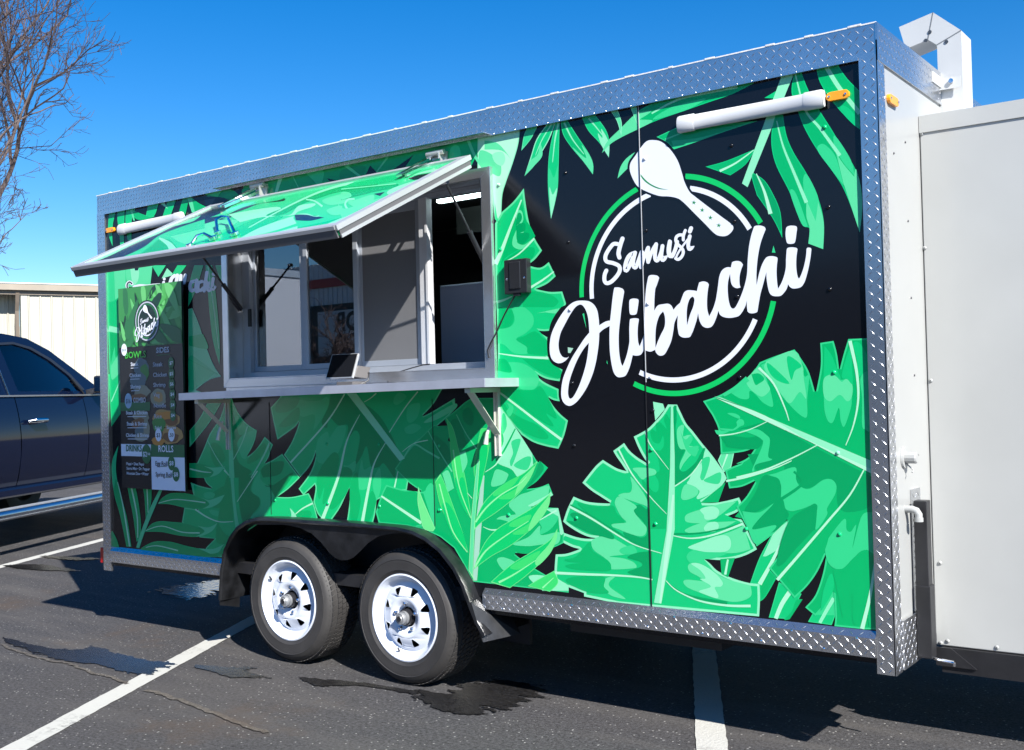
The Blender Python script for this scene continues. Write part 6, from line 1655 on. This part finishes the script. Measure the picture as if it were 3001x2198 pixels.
# bulging door skins
b = MB()
def skin(x0, x1, z0, z1, bul, nx=10, nz=10):
    vs = []; fs = []
    for i in range(nx+1):
        for j in range(nz+1):
            u = i/nx; v = j/nz; x = x0+(x1-x0)*u; z = z0+(z1-z0)*v
            y = .018 - bul*math.sin(math.pi*min(1, v*1.02))**.8 - .012*max(0, (v-.72)/.28) * 0
            vs.append((x, y, z))
    for i in range(nx):
        for j in range(nz): fs.append((i*(nz+1)+j, (i+1)*(nz+1)+j, (i+1)*(nz+1)+j+1, i*(nz+1)+j+1))
    return vs, fs
XD = 0.05   # shut line between the doors
for (x0, x1) in ((XD+.006, 1.12), (-1.05, XD-.006)):
    b = MB(); vs, fs = skin(x0, x1, .56, 1.335, .06); b.add(vs, fs); dr = TP(b, 'door', M_truck, smooth=True)
    h = MB(); hx = x0+.10 if x0 > 0 else x0+.18
    h.tube([Vector((hx,-.045,1.12)), Vector((hx+.03,-.085,1.125)), Vector((hx+.20,-.085,1.125)), Vector((hx+.23,-.045,1.12))], [.016,.024,.024,.016], 10); h.build('door_handle', M_chr2, parent=dr, smooth=True)
b = MB(); vs, fs = skin(1.13, 2.2, .56, 1.335, .06); b.add(vs, fs); TP(b, 'front_wing', M_truck, smooth=True)
# cab: roof arc, pillars, glass
RZ = 1.905
cab = [(-1.35,1.30,.05),(-1.27,1.78,.20),(-1.1,1.875,.24),(-.3,RZ,.26),(.25,RZ-.003,.26),(.58,1.875,.24),(.88,1.775,.20),(1.28,1.56,.12),(1.66,1.345,.05)]
INS = lambda z: .05 + .20*max(0, (z-1.30)/(RZ-1.30))
def side_pt(x, z, out=.004, far=False):
    y = INS(z) - out
    return (x, 2.0-y if far else y, z)
win = [(XD+.15,1.385),(XD+.08,1.79),(.34,1.805),(.57,1.765),(.82,1.665),(1.06,1.525),(1.22,1.385)]
rear = [(-.88,1.385),(-.84,1.77),(-.5,1.80),(XD-.14,1.805),(XD-.10,1.385)]
b = MB()
for far in (False, True):
    o_ = [side_pt(x, z, 0, far) for x, z, _ in cab]
    b.poly([o_, [side_pt(x, z, 0, far) for x, z in win], [side_pt(x, z, 0, far) for x, z in rear]], off=(0, .03 if not far else -.03, 0), m=M_truck)
n_c = len(cab)
for i in range(1, 6):      # roof skin; windscreen and back light are glass
    (xa, za, _), (xb, zb, _) = cab[i], cab[i+1]
    b.add([side_pt(xa,za,0), side_pt(xb,zb,0), side_pt(xb,zb,0,True), side_pt(xa,za,0,True)], [(0,1,2,3)], M_truck)
TP(b, 'cab', smooth=True)
M_tg = M_glass.copy(); M_tg.name = 'truck_glass_clear'
for nd in M_tg.node_tree.nodes:
    if nd.type == 'BSDF_TRANSPARENT': nd.inputs[0].default_value = (.62,.78,.80,1)
    if nd.type == 'FRESNEL': nd.inputs[0].default_value = 1.12
b = MB(); (xa, za, _), (xb, zb, _) = cab[6], cab[8]
b.add([side_pt(xa,za,0), side_pt(xb,zb,0), side_pt(xb,zb,0,True), side_pt(xa,za,0,True)], [(0,1,2,3)]); TP(b, 'windscreen', M_tg)
b = MB(); (xa, za, _), (xb, zb, _) = cab[0], cab[1]
b.add([side_pt(xa,za,0), side_pt(xb,zb,0), side_pt(xb,zb,0,True), side_pt(xa,za,0,True)], [(0,1,2,3)]); TP(b, 'back_glass', M_tg)
for far in (False, True):
    b = MB(); b.add([side_pt(x, z, -.004, far) for x, z in win], [tuple(range(len(win)))]); TP(b, 'front_window', M_tg)
    b = MB(); b.add([side_pt(x, z, -.004, far) for x, z in rear], [tuple(range(len(rear)))]); TP(b, 'rear_window', M_tg)
b = MB(); b.poly([[side_pt(x, z, .004) for x, z in ((XD+.07,1.815),(.34,1.832),(.59,1.795),(.86,1.692),(1.10,1.550),(1.26,1.40),(1.225,1.39),(1.06,1.535),(.82,1.675),(.57,1.772),(.34,1.810),(XD+.075,1.795))]], off=(0,-.006,0)); TP(b, 'door_seal', M_black)
b = MB(); b.bar(side_pt(1.22,1.36,.004), side_pt(1.10,1.50,.004), .03, .012); TP(b, 'quarter_trim', M_black)
b = MB(); b.bar(side_pt(XD-.02,1.35,.012), side_pt(XD-.06,1.745,.012), .006, .012); TP(b, 'pillar_trim', M_chr2)
b = MB(); b.box((-1.05,.002,1.338), (1.42,.03,1.352)); TP(b, 'belt_moulding', mat('belt_grey', (.25,.26,.30), .25, metal=.7))
b = MB(); b.box((-1.3,.10,.7), (1.5,1.9,1.05)); TP(b, 'cabin_floor', M_dark)
# warm view through to the wall behind, seat back and wheel silhouettes
b = MB(); b.box((.0,.35,.9), (.16,.8,1.50)); b.box((.0,1.15,.9), (.16,1.6,1.50)); b.tube([(.95,1.30,1.22),(.86,1.30,1.40)], .17, 16); TP(b, 'seat_backs', M_dark, bevel=.04)
# mirror
b = MB(); b.box((1.22,-.22,1.36), (1.31,-.04,1.53)); mi_ = TP(b, 'wing_mirror', M_black, bevel=.02)
s = MB(); s.box((1.2195,-.205,1.38), (1.2180,-.055,1.515)); s.build('mirror_glass', mat('mirror_glass', (.12,.14,.16), .02, metal=1), parent=mi_)
b = MB(); b.bar((1.27,.05,1.37), (1.27,-.10,1.40), .05, .05); b.build('mirror_arm', M_black, parent=mi_)
# sill, running board
b = MB(); b.box((-1.4,-.01,.47), (2.15,.10,.56)); TP(b, 'sill', M_truck, bevel=.02)
b = MB(); b.tube([(-1.5,-.16,.40),(-1.3,-.20,.37),(2.0,-.20,.37),(2.2,-.16,.40)], .048, 14); RBd = TP(b, 'running_board', mat('step_chrome', (.45,.5,.58), .22, metal=1, bump=(20,.1)), smooth=True)
s = MB(); s.box((-1.3,-.235,.409), (2.0,-.165,.418)); s.build('step_pad', mat('step_pad', (.25,.27,.30), .5, bump=(90,.8)), parent=RBd)
for cx_ in (-2.05, 2.75):
    for cy_ in (.03, 1.72):
        b = MB(); prof = [(.0,.04),(.20,.05),(.23,.0),(.26,-.01),(.38,.0),(.405,.04),(.405,.22),(.38,.26),(0,.26)]
        vs = []; fs = []; N = 40
        for (r_, y_) in prof:
            for k in range(N): t = 2*math.pi*k/N; vs.append((cx_+r_*math.cos(t), cy_+y_, .405+r_*math.sin(t)))
        for i in range(len(prof)-1):
            for k in range(N): fs.append((i*N+k, (i+1)*N+k, (i+1)*N+(k+1)%N, i*N+(k+1)%N))
        b.add(vs, fs); w_ = TP(b, 'wheel', M_rubber, smooth=True)
b = MB(); b.box((-3.2,.2,.45), (3.4,1.8,.60)); TP(b, 'chassis', M_frame)
b = MB(); b.box((-3.38,.1,.55), (-3.28,1.9,.75)); b.box((3.72,.1,.45), (3.85,1.9,.75)); TP(b, 'bumper', M_chr2, bevel=.02)
b = MB(); b.box((3.745,.15,.85), (3.77,.5,1.1)); TP(b, 'headlight', M_chrome); b = MB(); b.box((3.745,1.5,.85), (3.77,1.85,1.1)); TP(b, 'headlight', M_chrome)

# ================================================================== cream metal building behind
DB = 34.0
def bpt(px, dist=DB):
    d = ray(px); return d * (dist / Vector((d.x, d.y, 0)).length) + Vector((0,0,CAM_H))
cor = bpt((80, 850)); EV = cor.z
# right face runs towards the vanishing point at x=6976, left face away from it
dR = ray((6976, 1004)); dR.z = 0; dR.normalize()
dL = Vector((-dR.y, dR.x, 0))
if dL.dot(Vector((cor.x, cor.y, 0))) < 0: dL = -dL
cor.z = 0
SH = thing('metal_warehouse', 'cream ribbed metal warehouse with brown gutter behind the dark pickup truck', 'building', loc=(cor.x, cor.y, 0))
M_cream = mat('cream_sheet', (.40,.385,.325), .45, noise=(.35,.06), bump=(.8,.1))
M_tan = mat('tan_gutter', (.27,.23,.18), .45, noise=(2,.08)); M_tan2 = mat('tan_gutter_dark', (.17,.14,.11), .5)
def SHP(mb, name, m, **k): return keep(mb.build(name, m, **k), SH)
def ribbed(o, d, L, H, nrm, pitch=.305):
    """one corrugated wall sheet: major rib every pitch, two small stiffeners between"""
    vs = []; fs = []; n = int(L/pitch); s = 0
    pr = []
    for k in range(n):
        x = k*pitch
        pr += [(x,0),(x+.018,.032),(x+.045,.032),(x+.063,0),(x+.125,0),(x+.135,.006),(x+.150,.006),(x+.160,0),(x+.215,0),(x+.225,.006),(x+.240,.006),(x+.250,0)]
    for (x, h) in pr:
        p = o + d*x + nrm*h; vs += [(p.x,p.y,0),(p.x,p.y,H)]
    for i in range(len(pr)-1): fs.append((2*i,2*i+2,2*i+3,2*i+1))
    b = MB(); b.add(vs, fs); return b
nR = Vector((dR.y, -dR.x, 0)); nR = nR if nR.dot(cor) < 0 else -nR
nL = -dR
LR, LL = 16.0, 30.0
for k in range(4):   # wall sheets
    SHP(ribbed(cor + dR*(4*k), dR, 4.0+.02, EV, nR), 'wall_sheet', M_cream, fix=True)
# the receding side faces away from the camera's right; the side that shows on the left is the other end wall
cl = cor - dR*.55
for k in range(3):
    SHP(ribbed(cor - dR*(.16+4*k) - dR*4.0 + nR*-.6, dR, 4.0+.02, EV, nR), 'wall_sheet', M_cream, fix=True)
b = MB(); p0 = cor - dR*.16; p1 = p0 - nR*.6
b.hexa([(p0.x,p0.y,0),(p1.x,p1.y,0),(p1.x,p1.y,EV),(p0.x,p0.y,EV)], tuple(dR*.05)); SHP(b, 'return_wall', M_cream)
b = MB(); p0 = cor - dR*.18; 
b.hexa([tuple(p0+nR*.03), tuple(cor+nR*.03), tuple(cor+nR*.03+Vector((0,0,EV))), tuple(p0+nR*.03+Vector((0,0,EV)))], tuple(-nR*.06)); SHP(b, 'corner_trim', M_cream)
# gutter, fascia, downpipe
def up(v, z): return Vector((v.x, v.y, z))
b = MB(); a = cor - dR*14 ; e = cor + dR*LR
b.hexa([tuple(up(a+nR*.04,EV-.02)), tuple(up(e+nR*.04,EV-.02)), tuple(up(e+nR*.04,EV+.16)), tuple(up(a+nR*.04,EV+.16))], tuple(nR*.16)); SHP(b, 'gutter', M_tan)
b = MB(); b.hexa([tuple(up(a+nR*.02,EV-.14)), tuple(up(e+nR*.02,EV-.14)), tuple(up(e+nR*.02,EV-.021)), tuple(up(a+nR*.02,EV-.021))], tuple(nR*.05)); SHP(b, 'fascia', M_tan2)
b = MB(); b.hexa([tuple(up(a+nR*.22,EV+.162)), tuple(up(e+nR*.22,EV+.162)), tuple(up(e-nR*8,EV+1.0)), tuple(up(a-nR*8,EV+1.0))], (0,0,.03)); SHP(b, 'roof', mat('roof_white', (.62,.62,.60), .4))
b = MB(); dp_ = cor - dR*.27 - nR*.10
b.tube([up(dp_+nR*.22,EV-.1), up(dp_+nR*.12,EV-.35), up(dp_-dR*.0,EV-.6), up(dp_,0)], .06, 6); SHP(b, 'downpipe', M_tan2)
b = MB(); b.hexa([tuple(up(cor-nR*16,0)), tuple(up(cor+dR*LR-nR*16,0)), tuple(up(cor+dR*LR-nR*16,EV)), tuple(up(cor-nR*16,EV))], tuple(nR*.05)); SHP(b, 'back_wall', M_cream)

# ================================================================== bare trees behind the warehouse
M_bark = mat('bark', (.085,.062,.055), .85, noise=(5,.35))
M_twig = mat('twig_bark', (.070,.050,.050), .85)
def grow(rng, segs, p, d, L, r, depth, maxd, spread=.85, grav=.0):
    n = max(3, int(L/.35)) if depth < 4 else 3
    pts = [p.copy()]; q = p.copy(); dd = d.copy()
    for k in range(n):
        dd = (dd + Vector((rng.uniform(-1,1), rng.uniform(-1,1), rng.uniform(-1,1)))*.17 + Vector((0,0,.05 - grav))).normalized()
        q = q + dd*(L/n); pts.append(q.copy())
    segs.append((pts, r, r*.62, depth))
    if depth >= maxd: return
    nb = rng.choice((3,4,4)) if depth < maxd-1 else rng.choice((2,3,4))
    for k in range(nb):
        t = rng.uniform(.3, 1.0) if k else 1.0
        i = min(int(t*n), n); o = pts[i]
        ax = Vector((rng.uniform(-1,1), rng.uniform(-1,1), rng.uniform(-1,1))).normalized()
        nd = (dd + dd.cross(ax).normalized()*spread*rng.uniform(.5,1.35)).normalized()
        grow(rng, segs, o, nd, L*rng.uniform(.42,.68), r*rng.uniform(.5,.66), depth+1, maxd, spread, grav)
def tree(label, px_base, dist, H, limbs, seed, maxd=6, r0=.20):
    rng = random.Random(seed)
    base = bpt((px_base, 1180), dist); base.z = 0
    T = thing('bare_tree', label, 'tree', 'bare winter trees behind the warehouse', loc=tuple(base))
    segs = []
    rt = Vector((AX.x, AY.x, 0)).normalized(); fwd_ = Vector((base.x, base.y, 0)).normalized(); side = Vector((fwd_.y, -fwd_.x, 0))
    # trunk
    top = base + Vector((0,0,H*.36)); tb = MB(); tb.tube([base, base.lerp(top,.5)+side*.1, top], [r0*1.3, r0*1.05, r0*.85], 10)
    keep(tb.build('trunk', M_bark, smooth=True), T)
    for (z0, px, py, L, r) in limbs:
        o = base + Vector((0,0,z0)); tgt = bpt((px, py), dist + rng.uniform(-1.5,1.5)); d = (tgt - o)
        grow(rng, segs, o, d.normalized(), d.length*L, r, 1, maxd)
    b1 = MB(); b2 = MB()
    for pts, ra, rb, dep in segs:
        rs = [ra + (rb-ra)*k/(len(pts)-1) for k in range(len(pts))]
        rs = [max(x, .008) for x in rs]
        (b1 if dep <= 2 else b2).tube(pts, rs, 6 if dep <= 2 else 3, cap=False)
    keep(b1.build('limbs', M_bark, smooth=True, fix=False), T)
    keep(b2.build('crown', M_twig, fix=False), T)
    return len(b2.f)
n1 = tree('tall bare tree with spreading reddish twigs left above the warehouse roof', -230, 44, 17,
     [(5.5, 127, 276, .82, .12), (5.2, 150, 290, .85, .08), (7.5, 0, 60, .8, .09), (6, -10, 230, .85, .08), (4.8, -10, 420, .85, .07)], 11, 6)
n2 = tree('lower bare tree with fine twigs just above the warehouse roof corner', -170, 40, 10,
     [(3.9, 130, 490, .95, .07), (3.2, 40, 660, .95, .05), (4.2, 10, 540, .85, .06), (3.0, 10, 740, .8, .045)], 29, 6, .14)
print('twig faces', n1, n2)

# ================================================================== what the glossy side mirrors: a long warehouse across the lot behind the photographer
M_wsh = mat('grey_white_sheet', (.66,.66,.67), .5, noise=(.3,.1)); M_redb = mat('red_band', (.42,.03,.03), .45); M_brown = mat('tan_block', (.36,.27,.215), .8, noise=(.5,.25))
OPP = thing('long_warehouse', 'long pale ribbed warehouse with red bands and black sign, mirrored in the service window', 'building', loc=(-30,-26,0))
def OP(mb, name, m): return keep(mb.build(name, m), OPP)
b = MB(); b.box((-75,-30,0), (60,-26,1.6)); OP(b, 'brick_base', M_brown)
b = MB(); b.box((-24,-30,1.6), (60,-26.02,5.6)); OP(b, 'tan_wall', M_brown)
for k in range(17):
    b = MB(); x0 = -75 + k*3.0
    for j in range(10): b.box((x0+j*.3,-26.02,1.62), (x0+j*.3+.26,-25.98+.0,7.4))
    b.box((x0,-26.3,1.62), (x0+2.99,-26.03,7.4)); OP(b, 'wall_sheet', M_wsh)
b = MB(); b.box((-75,-25.97,6.3), (-24,-25.9,6.7)); b.box((-75,-25.97,1.7), (-24,-25.9,2.1)); OP(b, 'red_band', M_redb)
b = MB(); b.box((-36.5,-25.9,2.9), (-31.5,-25.8,5.5)); SG = OP(b, 'sign_board', mat('sign_black', (.02,.02,.022), .5))
b = MB(); b.box((-35.9,-25.79,3.2), (-32.1,-25.77,5.2)); b.build('sign_face', mat('sign_white', (.6,.6,.6), .6), parent=SG)
for s_, z_ in (('OR', 4.3), ('CO', 3.35)):
    cu = bpy.data.curves.new('sign_lettering', 'FONT'); cu.body = s_; cu.size = 1.15; cu.align_x = 'CENTER'; cu.extrude = .01; cu.offset = .03; cu.materials.append(mat('sign_black', (.02,.02,.022), .5))
    to = bpy.data.objects.new('sign_lettering', cu); COL.objects.link(to)
    me = bpy.data.meshes.new_from_object(to.evaluated_get(bpy.context.evaluated_depsgraph_get())); bpy.data.objects.remove(to)
    o = bpy.data.objects.new('sign_lettering', me); COL.objects.link(o); o.parent = SG
    # faces +y, read from the lot
    me.transform(Matrix(((-1,0,0,-34),(0,0,1,-25.76),(0,1,0,z_),(0,0,0,1))))
b = MB(); b.box((-75,-50,0), (60,-30.01,5.4)); OP(b, 'far_part', M_brown)
random.seed(5)
# small bare tree in front of it
rng = random.Random(4); base = Vector((-27,-18,0)); T = thing('bare_tree', 'small bare tree in front of the long warehouse, mirrored in the service window', 'tree', loc=tuple(base))
segs = []
for k in range(5):
    d = Vector((rng.uniform(-.7,.7), rng.uniform(-.7,.7), 1)).normalized(); grow(rng, segs, base + Vector((0,0,1.2)), d, 1.8, .06, 1, 5)
b = MB(); b.tube([base, base+Vector((0,0,1.25))], [.11,.09], 8); keep(b.build('trunk', M_bark), T)
b = MB()
for pts, ra, rb, dep in segs: b.tube(pts, [max(.008, ra+(rb-ra)*k/(len(pts)-1)) for k in range(len(pts))], 3, cap=False)
keep(b.build('crown', M_twig, fix=False), T)
WT = thing('box_trailer', 'plain white box trailer parked left of the photographer, mirrored in the first window pane', 'trailer', loc=(-17,-3.8,0))
M_wbox = mat('white_box_side', (.42,.46,.54), .35, noise=(.6,.05))
b = MB(); b.box((-21.5,-5.0,.75), (-14.2,-2.6,3.6)); keep(b.build('body', M_wbox, bevel=.02), WT)
b = MB(); b.box((-21.5,-2.595,.70), (-14.2,-2.57,.80)); b.box((-14.198,-5.0,3.50), (-14.17,-2.57,3.62)); b.box((-14.198,-5.0,.74), (-14.17,-2.57,.86)); keep(b.build('edge_rail', M_alu), WT)
for cx_ in (-17.6, -18.5):
    b = MB(); b.lathe([(0,.02),(.2,.02),(.24,0),(.36,0),(.38,.05),(.38,.22),(.2,.24)], (cx_,-4.95,.38), 28); keep(b.build('wheel', M_rubber), WT)
    b = MB(); b.lathe([(0,-.02),(.2,-.02),(.24,0),(.36,0),(.38,-.05),(.38,-.22),(.2,-.24)], (cx_,-2.65,.38), 28); keep(b.build('wheel', M_rubber), WT)
b = MB(); b.box((-21.4,-4.8,.6), (-13.2,-4.7,.74)); b.box((-21.4,-2.9,.6), (-13.2,-2.8,.74)); keep(b.build('chassis', M_frame), WT)
print('OBJECTS', len(bpy.data.objects), 'FACES', sum(len(o.data.polygons) for o in bpy.data.objects if o.type == 'MESH'))
